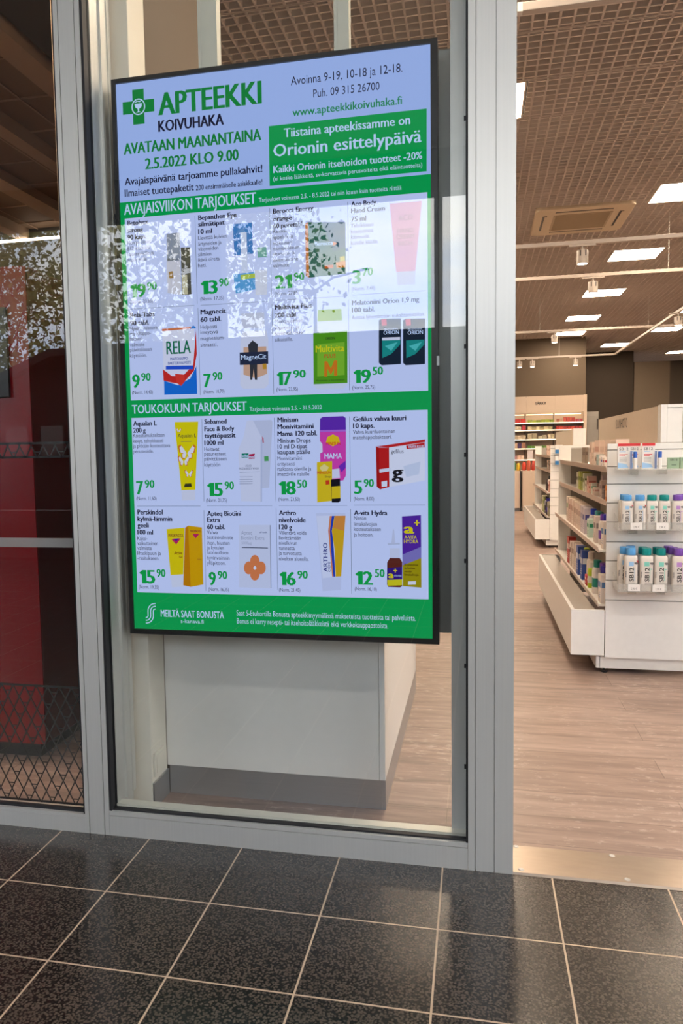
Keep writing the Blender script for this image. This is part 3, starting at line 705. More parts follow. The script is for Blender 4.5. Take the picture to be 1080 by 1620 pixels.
# ================================================================== FLOORS
def granite():
    m, nt, b = new_mat('black granite tiles')
    N, L = nt.nodes.new, nt.links.new
    ge = N('ShaderNodeNewGeometry'); sp = N('ShaderNodeSeparateXYZ'); L(ge.outputs['Position'], sp.inputs[0])
    def M(op, a, bb=None):
        k = N('ShaderNodeMath'); k.operation = op
        for i, v in enumerate((a, bb)):
            if v is None: continue
            if isinstance(v, (int, float)): k.inputs[i].default_value = v
            else: L(v, k.inputs[i])
        return k.outputs[0]
    def dist(src, off):   # distance to the nearest joint of a 0.3 m grid
        return M('ABSOLUTE', M('SUBTRACT', M('MULTIPLY', M('FRACT', M('DIVIDE', M('ADD', src, off + 30.15), 0.3)), 0.3), 0.15))
    g = M('MINIMUM', dist(sp.outputs['X'], 0.0), dist(sp.outputs['Y'], 0.29775))
    grout = M('LESS_THAN', g, 0.0024)
    n1 = N('ShaderNodeTexVoronoi'); n1.inputs['Scale'].default_value = 165; L(ge.outputs['Position'], n1.inputs['Vector'])
    n2 = N('ShaderNodeTexNoise'); n2.inputs['Scale'].default_value = 130; n2.inputs['Detail'].default_value = 4; L(ge.outputs['Position'], n2.inputs['Vector'])
    f = M('ADD', M('MULTIPLY', n1.outputs['Distance'], 0.9), M('MULTIPLY', n2.outputs['Fac'], 0.5))
    rp = N('ShaderNodeValToRGB'); L(f, rp.inputs['Fac'])
    e = rp.color_ramp.elements
    e[0].position = 0.40; e[0].color = (0.070, 0.057, 0.046, 1)
    e[1].position = 0.84; e[1].color = (0.006, 0.005, 0.005, 1)
    k = e.new(0.68); k.color = (0.042, 0.034, 0.028, 1)
    mx = N('ShaderNodeMix'); mx.data_type = 'RGBA'; L(grout, mx.inputs['Factor']); L(rp.outputs['Color'], mx.inputs['A']); mx.inputs['B'].default_value = (0.38, 0.29, 0.21, 1)
    L(mx.outputs['Result'], b.inputs['Base Color'])
    rr = M('ADD', M('MULTIPLY', grout, 0.40), 0.24); L(rr, b.inputs['Roughness'])
    b.inputs['Specular IOR Level'].default_value = 0.5
    return m
def vinyl():
    m, nt, b = new_mat('worn wood vinyl')
    N, L = nt.nodes.new, nt.links.new
    ge = N('ShaderNodeNewGeometry')
    br = N('ShaderNodeTexBrick'); L(ge.outputs['Position'], br.inputs['Vector'])
    br.offset = 0.37; br.inputs['Scale'].default_value = 1.0; br.inputs['Brick Width'].default_value = 1.2; br.inputs['Row Height'].default_value = 0.19
    br.inputs['Mortar Size'].default_value = 0.0018; br.inputs['Mortar Smooth'].default_value = 0.2; br.inputs['Bias'].default_value = 0.0
    br.inputs['Color1'].default_value = (0.262, 0.190, 0.160, 1); br.inputs['Color2'].default_value = (0.318, 0.238, 0.205, 1); br.inputs['Mortar'].default_value = (0.17, 0.125, 0.10, 1)
    mp = N('ShaderNodeMapping'); mp.inputs['Scale'].default_value = (1.6, 14, 1); L(ge.outputs['Position'], mp.inputs['Vector'])
    n1 = N('ShaderNodeTexNoise'); n1.inputs['Scale'].default_value = 1.6; n1.inputs['Detail'].default_value = 6; n1.inputs['Roughness'].default_value = 0.6; L(mp.outputs['Vector'], n1.inputs['Vector'])
    r1 = N('ShaderNodeValToRGB'); L(n1.outputs['Fac'], r1.inputs['Fac'])
    r1.color_ramp.elements[0].position = 0.32; r1.color_ramp.elements[0].color = (0.66, 0.64, 0.63, 1); r1.color_ramp.elements[1].position = 0.68; r1.color_ramp.elements[1].color = (1.18, 1.14, 1.10, 1)
    mul = N('ShaderNodeMix'); mul.data_type = 'RGBA'; mul.blend_type = 'MULTIPLY'; mul.inputs['Factor'].default_value = 1.0
    L(br.outputs['Color'], mul.inputs['A']); L(r1.outputs['Color'], mul.inputs['B'])
    # pale scuffs
    mp2 = N('ShaderNodeMapping'); mp2.inputs['Scale'].default_value = (7, 14, 1); L(ge.outputs['Position'], mp2.inputs['Vector'])
    n2 = N('ShaderNodeTexNoise'); n2.inputs['Scale'].default_value = 2.6; n2.inputs['Detail'].default_value = 9; n2.inputs['Roughness'].default_value = 0.72; L(mp2.outputs['Vector'], n2.inputs['Vector'])
    n3 = N('ShaderNodeTexNoise'); n3.inputs['Scale'].default_value = 1.7; L(ge.outputs['Position'], n3.inputs['Vector'])
    ad = N('ShaderNodeMath'); ad.operation = 'MULTIPLY_ADD'; L(n3.outputs['Fac'], ad.inputs[0]); ad.inputs[1].default_value = 0.35; L(n2.outputs['Fac'], ad.inputs[2])
    r2 = N('ShaderNodeValToRGB'); L(ad.outputs[0], r2.inputs['Fac']); r2.color_ramp.elements[0].position = 0.73; r2.color_ramp.elements[0].color = (0, 0, 0, 1); r2.color_ramp.elements[1].position = 0.93; r2.color_ramp.elements[1].color = (0.85, 0.85, 0.85, 1)
    mx = N('ShaderNodeMix'); mx.data_type = 'RGBA'; L(r2.outputs['Color'], mx.inputs['Factor']); L(mul.outputs['Result'], mx.inputs['A']); mx.inputs['B'].default_value = (0.52, 0.42, 0.36, 1)
    L(mx.outputs['Result'], b.inputs['Base Color'])
    b.inputs['Roughness'].default_value = 0.42; b.inputs['Specular IOR Level'].default_value = 0.35
    return m
struct(MB().box(-8, 7, -6.0, 0.0, -0.1, 0.0).build('floor', granite(), loc=(0, 0, 0)))
struct(MB().box(-8, 10, 0.0, 23.0, -0.1, 0.0).build('floor', vinyl(), loc=(0, 0, 0)))

# ================================================================== ROOM SHELL
BROWN = mat('brown wall paint', (0.105, 0.075, 0.047), 0.7)
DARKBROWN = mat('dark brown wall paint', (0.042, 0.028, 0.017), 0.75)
TAUPE = mat('taupe wall panel', (0.19, 0.145, 0.10), 0.7)
PLASTER = mat('cream plaster', (0.72, 0.69, 0.60), 0.6, vary=0.03)
LOBBYWALL = mat('grey lobby plaster', (0.62, 0.60, 0.57), 0.7)
DIM = mat('charcoal paint', (0.06, 0.055, 0.052), 0.7)
ZC = 3.53
struct(MB().box(0.55, 3.62, 16.06, 16.25, 0, ZC + 0.3).build('wall_back', BROWN))
struct(MB().box(3.50, 3.62, 16.2505, 19.0, 0, ZC + 0.3).build('wall_return', BROWN))
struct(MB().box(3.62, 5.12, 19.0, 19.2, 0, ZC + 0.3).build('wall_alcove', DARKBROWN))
struct(MB().box(5.15, 5.99, 19.1, 19.4, 0, 3.27).build('wall_panel', TAUPE))
struct(MB().box(3.5, 10.1, 21.9, 22.1, 0, ZC + 0.3).build('wall_rear', BROWN))
struct(MB().box(10.0, 10.2, 0.2, 22.0, 0, 4.2).build('wall_right', BROWN))
struct(MB().box(6.95, 10.2, 0.0, 0.2, 0, 4.2).build('wall_front', BROWN))
# partition between the pharmacy and the shop next door, stepping back
struct(MB().box(0.10, 0.229, 0.33, 0.97, 0, 4.2).build('wall_stub', BROWN))
for q in ((-0.46, 0.229, 0.97, 1.09), (-0.52, -0.40, 1.0905, 2.9), (-1.52, -0.40, 2.9005, 3.0), (-1.52, -1.42, 3.0005, 16.0), (-1.52, 0.549, 16.06, 16.16)):
    struct(MB().box(*q, 0, 4.2).build('wall_left', BROWN))
# column beside the window with its baseboard
struct(MB().box(0.1425, 0.229, 0.198, 0.3295, 0, 4.2).build('wall_column', PLASTER, bevel=0.003))
struct(MB().box(0.229, 0.235, 0.199, 0.3295, 0, 0.088).build('baseboard_column', STEEL))
# lobby shell behind the viewer
struct(MB().box(-8, 7, -6.2, 0.3, 4.2, 4.4).build('ceiling_lobby', mat('white lobby ceiling', (0.75, 0.74, 0.72), 0.8)))
struct(MB().box(-8.2, -8, -6.2, 0, 3.4, 4.2).box(-8.2, -8, -6.2, -5.2, 0, 3.4).box(-8.2, -8, -0.8, 0, 0, 3.4).box(-8.2, -8, -5.2, -0.8, 0, 1.2).build('wall_lobby_left', LOBBYWALL))  # side opening added to let more daylight into the lobby
struct(MB().box(7, 7.2, -6.2, 0, 3.4, 4.2).box(7, 7.2, -6.2, -5.4, 0, 3.4).box(7, 7.2, -0.5, 0, 0, 3.4).box(7, 7.2, -5.4, -0.5, 0, 1.2).build('wall_lobby_right', LOBBYWALL))  # opening added here too, for daylight on the glazing frame
w = MB()
w.box(-8, 7, -6.2, -6.0, 3.78, 4.2)                # header above the strip window
w.box(-3.02, 7, -6.2, -6.0, 0, 2.43)               # breast wall under it
w.box(-1.72, -1.39, -6.2, -6.0, 2.43, 3.78)        # pier
w.box(0.873, 0.955, -6.15, -6.05, 2.43, 3.78)      # post
w.box(4.0, 7, -6.2, -6.0, 2.43, 3.78)
w.box(-8, -7.2, -6.2, -6.0, 0, 3.78)
w.box(-3.13, -3.02, -6.2, -6.0, 0, 3.78)
w.box(-7.2, -3.13, -6.2, -6.0, 0, 0.55)
struct(w.build('wall_lobby_far', mat('dark lobby boards', (0.07, 0.066, 0.062), 0.7)))
# wall band above the glazing
struct(MB().box(-8, 7, 0.0, 0.18, 3.3, 4.2).build('wall_above_glazing', LOBBYWALL))
struct(MB().box(1.3947, 7.0, 0.0, 0.17, 3.2, 3.3).build('door_1', ALU))

# open cell ceiling of the pharmacy: 600 mm cassettes of 8 x 8 cells
LIGHT_RECTS = []
for k in range(5): LIGHT_RECTS.append((1.03, 1.61, 3.24 + 2.4 * k, 3.82 + 2.4 * k))
for y in (5.63, 8.08, 10.55, 12.95, 14.95): LIGHT_RECTS.append((2.91, 3.49, y, y + 0.58))
for y in (7.8, 10.2, 12.6, 15.0): LIGHT_RECTS.append((4.77, 5.35, y, y + 0.58))
LIGHT_RECTS += [(1.03, 1.61, 0.84, 1.42), (2.91, 3.49, 0.83, 1.41), (2.91, 3.49, 3.23, 3.81), (4.77, 5.35, 0.6, 1.18), (4.77, 5.35, 3.0, 3.58), (4.77, 5.35, 5.4, 5.98)]  # unseen panels continuing the grid, added to light the shop front
LIGHT_RECTS += [(4.16, 4.75, 17.27, 17.90), (6.05, 6.65, 19.40, 19.95)]
for k in range(4): LIGHT_RECTS.append((-0.84, -0.26, 3.24 + 2.4 * k, 3.82 + 2.4 * k))
for k in range(5): LIGHT_RECTS.append((6.62, 7.20, 3.24 + 2.4 * k, 3.82 + 2.4 * k))
CASS = (1.865, 2.795, 6.05, 7.02)
HOLES = [(a - 0.012, b + 0.012, c - 0.012, d + 0.012) for a, b, c, d in LIGHT_RECTS] + [CASS]
g = MB()
def cut(lo, hi, spans):
    out = [(lo, hi)]
    for a, b in spans:
        nxt = []
        for p, q in out:
            if b <= p or a >= q: nxt.append((p, q)); continue
            if a > p: nxt.append((p, a))
            if b < q: nxt.append((b, q))
        out = nxt
    return [s for s in out if s[1] - s[0] > 0.01]
HB, TB = 0.040, 0.0115
def bar(x0, x1, y0, y1, inset=0.0):
    z0, z1 = ZC + inset, ZC + HB
    if x1 - x0 > y1 - y0:
        c = (y0 + y1) / 2; sp = [(a, b) for a, b, p, q in HOLES if p < c < q]
        for a, b in cut(x0, x1, sp): g.box(a, b, y0, y1, z0, z1)
    else:
        c = (x0 + x1) / 2; sp = [(p, q) for a, b, p, q in HOLES if a < c < b]
        for a, b in cut(y0, y1, sp): g.box(x0, x1, a, b, z0, z1)
X0C, Y0C = -1.3, 0.22
rr = random.Random(3)
for iy in range(37):
    y0 = Y0C + 0.6 * iy
    if y0 > 21.4: continue
    xa = 0.24 if y0 < 0.8 else (-0.39 if y0 < 2.6 else X0C)
    for ix in range(19):
        x0 = X0C + 0.6 * ix
        if x0 + 0.6 < xa or x0 > 9.4 or (y0 > 15.4 and x0 < 3.4) or y0 + 0.6 > 22: continue
        off = rr.uniform(-0.006, 0.006)
        for k in range(8):
            xb = x0 + 0.0375 + 0.075 * k + off
            if xb > xa: bar(xb - TB / 2, xb + TB / 2, y0 + 0.003, y0 + 0.597)
    x_hi = 10.0
    x_lo = xa if y0 < 15.4 else 3.62
    for k in range(8):
        yb = y0 + 0.0375 + 0.075 * k
        bar(x_lo, x_hi, yb - TB / 2, yb + TB / 2)
    bar(x_lo, x_hi, y0 + 0.004, y0 + 0.010)
    bar(x_lo, x_hi, y0 - 0.010, y0 - 0.004)
BAR = mat('ceiling grid paint', (0.64, 0.56, 0.50), 0.55)
ceil = struct(g.build('ceiling', BAR, loc=(0, 0, ZC)))
struct(MB().box(-1.6, 10, 0.2, 22, 3.95, 4.05).build('ceiling_void', mat('dark ceiling void', (0.035, 0.028, 0.024), 0.8)))

# lay-in light panels
PANEL_E = emit('ceiling panel light', PANEL_COL, PANEL)
FRAMEW = mat('light panel frame', (0.62, 0.55, 0.47), 0.4)
for i, (a, b, c, d) in enumerate(LIGHT_RECTS):
    xm = (a + b) / 2
    row = ('over the shelf aisle' if 2 < xm < 4 else 'beside the glazing post' if 1 < xm < 2 else 'towards the far alcove' if xm > 4 and c > 16 else 'beyond the angled track' if xm < 6 else 'near the far side wall') if xm > 0 else 'near the partition wall'
    same = [r for r in LIGHT_RECTS if abs(r[0] - a) < 0.05]
    t = thing('ceiling_light_panel', (xm, (c + d) / 2, ZC), 'square glowing ceiling panel %s, %s from the glazing' % (row, ORD[sorted(same, key=lambda r: r[2]).index((a, b, c, d))]), 'ceiling light', 'square ceiling light panels')
    MB().box(a + 0.012, b - 0.012, c + 0.012, d - 0.012, ZC + 0.004, ZC + 0.012).build('diffuser', PANEL_E, t)
    f = MB()
    f.box(a, a + 0.012, c, d, ZC, ZC + 0.03).box(b - 0.012, b, c, d, ZC, ZC + 0.03).box(a + 0.012, b - 0.012, c, c + 0.012, ZC, ZC + 0.03).box(a + 0.012, b - 0.012, d - 0.012, d, ZC, ZC + 0.03)
    f.build('frame', FRAMEW, t)

# ================================================================== GLAZED FRONT
def rods(mb, x0, x1, y0, y1, z0, z1, cuts):
    """extruded profile: vertical strips with hairline joints between"""
    e = [x0] + cuts + [x1]
    for a, b in zip(e, e[1:]): mb.box(a + (0.0012 if a != x0 else 0), b - (0.0012 if b != x1 else 0), y0, y1, z0, z1)
    mb.box(x0 + 0.002, x1 - 0.002, y0 + 0.006, y1, z0, z1)
HT = 3.3
m1 = MB(); rods(m1, 0.083, 0.166, 0.0, 0.06, 0, HT, [0.098, 0.150]); m1.box(0.083, 0.172, 0.06, 0.17, 0, HT)
struct(m1.build('trim_1', ALU))
m2 = MB(); rods(m2, 1.2715, 1.3947, 0.0, 0.17, 0, HT, [1.2914, 1.3432])
struct(m2.build('trim_2', ALU))
speck = MB()
for x, z in ((1.3795, 1.635), (1.3845, 0.083), (1.372, 0.083)): speck.lathe([(0.0022, 0), (0.0022, 0.0006)], 0, 0, 10); 
# window_1 : the pane with the display behind
w1 = MB(); w1.box(0.1672, 1.2705, 0.0, 0.06, 0, 0.0635).box(0.1672, 1.2705, 0.0015, 0.06, 0.0650, 0.078).box(0.166, 1.2715, 0.0, 0.17, HT - 0.1, HT)
w1 = struct(w1.build('window_1', ALU))
MB().box(0.174, 1.2690, 0.030, 0.040, 0.080, HT - 0.1).build('glass_pane', GLASS, w1)
k = MB(); k.box(0.166, 0.174, 0.004, 0.045, 0.078, HT - 0.1).box(1.2655, 1.2715, 0.004, 0.045, 0.078, HT - 0.1).box(0.174, 1.2655, 0.012, 0.030, 0.078, 0.0835)
k.build('gasket', RUBBER, w1)
k = MB()
k.box(0.172, 0.176, 0.045, 0.100, 0.08, HT).box(0.172, 0.183, 0.100, 0.112, 0.08, HT).box(0.172, 0.178, 0.112, 0.150, 0.08, HT).box(0.1660, 0.181, 0.150, 0.172, 0.08, HT)
k.box(1.2495, 1.2685, 0.07, 0.17, 0.08, HT).box(1.2235, 1.2485, 0.07, 0.17, 0.08, HT).box(1.2245, 1.26, 0.0715, 0.17, 0.08, HT)
k.build('inner_frame', CREAM if False else ALU, w1)
MB().box(0.172, 1.2685, 0.041, 0.076, 0.060, 0.086).build('inner_sill', CREAM, w1)
for z in (2.078, 1.476, 1.180, 0.884, 0.585, 0.292):
    c = MB().box(1.2605, 1.2665, 0.026, 0.0300, z - 0.006, z + 0.006); c.build('gasket_clip', RUBBER, w1)
# window_2 : the pane of the shop next door, with black film
w2 = MB(); w2.box(-3.0, 0.0828, 0.0, 0.06, 0, 0.050).box(-3.0, 0.0828, 0.001, 0.06, 0.0505, 0.060).box(-3.0, 0.0828, 0.0, 0.17, HT - 0.1, HT).box(-3.1, -3.0, 0, 0.17, 0, HT)
w2 = struct(w2.build('window_2', ALU))
MB().box(-3.0, 0.081, 0.030, 0.040, 0.062, HT - 0.1).build('glass_pane', GLASS, w2)
k = MB(); k.box(0.0765, 0.0828, 0.004, 0.045, 0.06, HT - 0.1).box(-3.0, 0.0765, 0.014, 0.030, 0.060, 0.068); k.build('gasket', RUBBER, w2)
FILM = mat('black window film', (0.008, 0.008, 0.009), 0.5)
def lattice(x0, x1, z0, z1, a, t, rows_off=0.0):
    mb = MB(); y0, y1 = 0.0402, 0.0412
    h = a * math.sqrt(3) / 2 * 1.08
    def seg(p, q, w):
        # clip a line to the rectangle and thicken it
        dx, dz = q[0] - p[0], q[1] - p[1]; lo, hi = 0.0, 1.0
        for d, s, mn, mx in ((dx, p[0], x0, x1), (dz, p[1], z0, z1)):
            if abs(d) < 1e-9:
                if s < mn or s > mx: return
                continue
            t0, t1 = (mn - s) / d, (mx - s) / d
            if t0 > t1: t0, t1 = t1, t0
            lo, hi = max(lo, t0), min(hi, t1)
        if hi - lo < 0.02: return
        A = (p[0] + dx * lo, p[1] + dz * lo); B = (p[0] + dx * hi, p[1] + dz * hi)
        L = math.hypot(dx, dz); nx, nz = -dz / L * w / 2, dx / L * w / 2
        mb.prism([(A[0] + nx, A[1] + nz), (B[0] + nx, B[1] + nz), (B[0] - nx, B[1] - nz), (A[0] - nx, A[1] - nz)], 'y', y0, y1)
    nr = int((z1 - z0) / h) + 3; nc = int((x1 - x0) / a) + 3
    for j in range(-1, nr):
        for i in range(-1, nc):
            px = x0 + (i + (j % 2) * 0.5) * a; pz = z0 + rows_off + j * h
            seg((px, pz), (px + a / 2, pz + h), t); seg((px, pz), (px - a / 2, pz + h), t)
            if (i + (j // 2) + 2 * (j % 2)) % 2 == 0:   # short cross bar part-way up each second triangle
                seg((px - a / 4 * 1.02, pz + h / 2), (px + a / 4 * 1.02, pz + h / 2), t * 0.9)
    mb.box(x0, x1, y0, y1, z0, z0 + 0.007); mb.box(x0, x1, y0, y1, z1 - 0.007, z1)
    return mb
lattice(-0.8, 0.076, 0.068, 0.460, 0.0415, 0.0040).build('patterned_film', FILM, w2)
lattice(-0.8, 0.076, 1.190, 1.2405, 0.0415, 0.0040).build('patterned_film', FILM, w2)
MB().box(-2.9, 0.076, 0.0402, 0.0410, 0.9075, 0.9373).build('frosted_strip', clear('frosted film', (0.9, 0.9, 0.9), 0.05, 0.3, 0.35, (0.62, 0.60, 0.60)), w2)
# threshold plate of the open doorway
THRESH = mat('worn steel threshold', (0.41, 0.335, 0.27), 0.31, 0.85, vary=0.10, scale=5, stretch=(3, 12, 1))
th = struct(MB().prism([(0.0, 0.0), (0.004, 0.006), (0.158, 0.006), (0.162, 0.0)], 'x', 1.3955, 6.9, 0).build('trim_3', THRESH, loc=(1.4, 0, 0)))
for x, y in ((1.418, 0.020), (1.700, 0.020), (1.68, 0.146), (1.41, 0.15), (2.3, 0.02)):
    MB().lathe([(0.0075, 0.0060), (0.0085, 0.0068), (0.006, 0.0082), (0.002, 0.0072)], x, y, 14).build('screw', STEEL, th, smooth=True)

# ================================================================== LOBBY LIGHTS, added out of view to brighten the front
LOB_E = emit('added lobby glow', (1.0, 0.95, 0.9), LOBBY)
for i, (x, y) in enumerate(((3.6, -1.7), (5.4, -1.7), (3.6, -3.4), (5.4, -3.4))):
    t = thing('added_lobby_light', (x, y, 4.2), 'unseen added lobby light in the %s row, %s the doorway' % (('front', 'back')[i // 2], ('beside', 'beyond')[i % 2]), 'added light', 'added lobby lights')
    MB().box(x - 0.6, x + 0.6, y - 0.15, y + 0.15, 4.165, 4.2).build('housing', WHITEM, t)
    MB().box(x - 0.58, x + 0.58, y - 0.13, y + 0.13, 4.160, 4.166).build('diffuser', LOB_E, t)

# ================================================================== OUTDOORS, seen mirrored in the panes
struct(MB().box(-60, 60, -70, 60, -0.2, -0.101).build('ground', mat('wet asphalt', (0.06, 0.06, 0.055), 0.8)))
BARK = mat('tree bark', (0.055, 0.042, 0.030), 0.9)
LEAF = mat('spring leaves', (0.36, 0.32, 0.10), 0.7, vary=0.5, scale=0.8)
def tree(x, y, h, spread, seed, nleaf, label, cr, cz, ch, lean=0.0):
    R = random.Random(seed)
    t = thing('birch_tree', (x, y, 0), label, 'tree', 'trees outside the lobby')
    wood = MB(); tips = []
    def grow(p, d, L, r, lvl):
        pts, rs = [p], [r]
        for i in range(4):
            d = (d + Vector((R.uniform(-.22, .22), R.uniform(-.22, .22), R.uniform(-.05, .16)))).normalized()
            p = p + d * L / 4; pts.append(p); rs.append(r * (1 - 0.16 * (i + 1)))
            if lvl >= 2: tips.append(p)
        wood.tube(pts, rs, 6 if lvl < 2 else 4)
        if lvl < 4:
            for q in range(3 if lvl else 6):
                k = R.choice([2, 3, 4]) if lvl else R.choice([2, 3, 4])
                a = R.uniform(0, 6.28); tilt = R.uniform(.5, 1.1)
                nd = (d + Vector((math.cos(a) * tilt * spread, math.sin(a) * tilt, R.uniform(-.1, .5)))).normalized()
                grow(pts[k], nd, L * R.uniform(.48, .72), rs[k] * .62, lvl + 1)
    grow(Vector((x, y, 0)), Vector((lean, 0, 1)).normalized(), h * 0.42, h * 0.012, 0)
    wood.build('trunk', BARK, t)
    tips = []
    for i in range(70):                       # leafy clumps through the crown
        a, q, zz = R.uniform(0, 6.283), R.random() ** .5, R.uniform(-1, 1)
        rr_ = cr * math.sqrt(max(0.05, 1 - zz * zz)) * q
        tips.append(Vector((x + lean * 3 + rr_ * math.cos(a), y + rr_ * math.sin(a), cz + ch * zz)))
    lf = MB()
    for i in range(nleaf):
        c = R.choice(tips) + Vector((R.gauss(0, .42), R.gauss(0, .42), R.gauss(0, .38)))
        u = Vector((R.uniform(-1, 1), R.uniform(-1, 1), R.uniform(-1, 1))).normalized(); v = u.orthogonal().normalized(); v = (v + u.cross(v) * R.uniform(-1, 1)).normalized()
        s = R.uniform(.05, .11); u, v = u * s, v * s * .6
        w = u.cross(v).normalized() * 0.004
        lf.add([tuple(c - u), tuple(c - v + w), tuple(c + u), tuple(c + v + w)], [(0, 1, 2, 3)])
    f = lf.build('foliage', LEAF, t); f['kind'] = 'stuff'
tree(-9.7, -14.3, 9.5, 1.2, 11, 5600, 'tall leafy birch tree mirrored in the pane with black film', 2.2, 4.9, 2.6)
tree(-5.1, -12.7, 8.5, 0.9, 5, 4200, 'leafy birch tree mirrored across the first offer column of the display', 1.6, 4.6, 2.4)
tree(-3.5, -16.0, 9.5, 0.8, 23, 2000, 'sparse birch tree mirrored across the second offer column of the display', 1.3, 5.8, 1.3)
tree(-13.5, -20.0, 12.0, 1.2, 31, 5000, 'birch tree farther off behind the gabled house roof, mirrored in the panes', 3.0, 5.8, 3.2)
# street lamp with three heads
t = thing('street_lamp', (-3.19, -20.0, 0), 'grey street lamp with three arms mirrored over the display', 'street lamp')
LP = mat('grey lamp metal', (0.20, 0.22, 0.25), 0.5, 0.4)
MB().tube([(-3.19, -20, 0), (-3.18, -20, 3), (-3.165, -20, 5.75)], [0.075, 0.065, 0.045], 10).build('pole', LP, t, smooth=True)
for dx, dy, dz, ex in ((-0.55, 0.2, 0.42, 1.0), (-0.75, -0.3, 0.10, 1.0), (1.15, 0.0, 0.45, 1.0)):
    a = Vector((-3.165, -20, 5.70)); e = a + Vector((dx, dy, dz)); mid = a + Vector((dx * 0.45, dy * 0.45, dz * 0.75))
    MB().tube([a, mid, e], [0.035, 0.03, 0.028], 8).build('arm', LP, t, smooth=True)
    d = Vector((dx, dy, dz * 0.4)).normalized(); n = Vector((-d.y, d.x, 0)).normalized() * 0.11; up = Vector((0, 0, 0.04))
    A, B = e - d * 0.05, e + d * 0.38
    MB().add([tuple(A - n * .6), tuple(A + n * .6), tuple(B + n), tuple(B - n), tuple(A - n * .6 + up), tuple(A + n * .6 + up), tuple(B + n + up * .5), tuple(B - n + up * .5)],
             [(3, 2, 1, 0), (4, 5, 6, 7), (0, 1, 5, 4), (1, 2, 6, 5), (2, 3, 7, 6), (3, 0, 4, 7)]).build('lamp_head', LP, t)
# gabled house
t = thing('house', (-4.93, -9.3, 0), 'dark red gabled house mirrored low in the pane with black film', 'house')
HW = mat('dark red boards', (0.045, 0.016, 0.014), 0.8); HR = mat('dark roofing felt', (0.022, 0.018, 0.018), 0.8)
MB().prism([(-6.82, 0), (-3.3, 0), (-3.3, 2.28), (-5.05, 2.45), (-6.82, 1.75)], 'y', -10.6, -8.2).build('wall', HW, t)
MB().prism([(-7.14, 1.60), (-4.6, 2.60), (-2.95, 2.60), (-2.95, 2.70), (-4.64, 2.70), (-7.14, 1.72)], 'y', -10.9, -8.0).build('roof', HR, t)
for x in (-5.5, -4.93):
    f = MB().box(x, x + 0.41, -8.20, -8.16, 1.16, 1.65).build('window', HR, t)
    MB().box(x + 0.03, x + 0.38, -8.16, -8.155, 1.19, 1.62).build('pane', mat('dark window pane', (0.02, 0.02, 0.025), 0.1), f)
# ================================================================== DIGITAL SIGNAGE DISPLAY
SCR = {
 'B': emit('screen pale blue', (0.315, 0.435, 0.820), 1.0),      # header ground
 'W': emit('screen white', (0.465, 0.550, 0.885), 1.0),
 'G': emit('screen green', (0.002, 0.300, 0.072), 1.0),
 'g': emit('screen logo green', (0.002, 0.200, 0.035), 1.0),
 'h': emit('screen link green', (0.010, 0.230, 0.085), 1.0),
 'p': emit('screen price green', (0.003, 0.300, 0.060), 1.0),
 'n': emit('screen navy', (0.008, 0.008, 0.030), 1.0),
 'w': emit('screen light text', (0.46, 0.60, 0.90), 1.0),
 'l': emit('screen rule', (0.170, 0.220, 0.350), 1.0),
}
def scr(c):
    if c in SCR: return SCR[c]
    r, g_, b = lin(c); SCR[c] = emit('screen ' + c, (r * 0.62, g_ * 0.66, b * 0.86), 1.0); return SCR[c]
AX0, AX1, AZ0, AZ1 = ACT
YS = 0.110
disp = thing('signage_display', ((AX0 + AX1) / 2, 0.17, AZ0 - 0.016), 'large upright digital display full of green pharmacy offers behind the glass', 'digital display')
bz = MB(); b0, b1, c0, c1 = 0.2095, 1.1875, 0.6235, 2.3325
bz.box(b0, AX0, YS - 0.004, 0.165, c0, c1).box(AX1, b1, YS - 0.004, 0.165, c0, c1).box(AX0, AX1, YS - 0.004, 0.165, c0, AZ0).box(AX0, AX1, YS - 0.004, 0.165, AZ1, c1)
bz.box(AX0, AX1, YS + 0.004, 0.165, AZ0, AZ1)
bz = bz.build('bezel', BLACK, disp)
MB().box(1.056, 1.080, YS - 0.0045, YS - 0.0035, 2.3245, 2.3295).build('sensor', RUBBER, bz)
MB().box(1.183, 1.1905, YS - 0.006, YS + 0.02, 1.435, 1.462).build('latch', STEEL, disp)
MB().box(0.2045, 0.211, YS - 0.004, YS + 0.02, 1.90, 1.935).build('latch', BLACK, disp)
pm, order = MB(), {}
mats = []
def mi(c):
    if c not in order: order[c] = len(mats); mats.append(scr(c))
    return order[c]
def P3(x, z, lay): return (AX0 + x / 1000, YS + 0.0030 - lay * 0.00012, AZ0 + z / 1000)
Wd, Hd = (AX1 - AX0) * 1000, (AZ1 - AZ0) * 1000
def spoly(pts, c, lay):
    a = sum(pts[i][0] * pts[(i + 1) % len(pts)][1] - pts[(i + 1) % len(pts)][0] * pts[i][1] for i in range(len(pts)))
    if a < 0: pts = pts[::-1]
    pm.add([P3(x, z, lay) for x, z in pts], [tuple(range(len(pts)))], mi(c))
pm.box(AX0, AX1, YS + 0.0030, YS + 0.0040, AZ0, AZ1, mi('B'))
for c, lay, pts in SHAPES: spoly(pts, c, lay)
TL = 12
for s, x, z, wd, h, c, b in TEXTS:
    pm.text(s, P3(x, z, TL), UX, UZ, wd / 1000, h / 1000, b, mi(c))
for s, x, z, ln, cap, c, b in UPRIGHT:
    pm.text(s, P3(x, z, TL), UZ, (-1, 0, 0), ln / 1000, cap / 1000, b, mi(c))
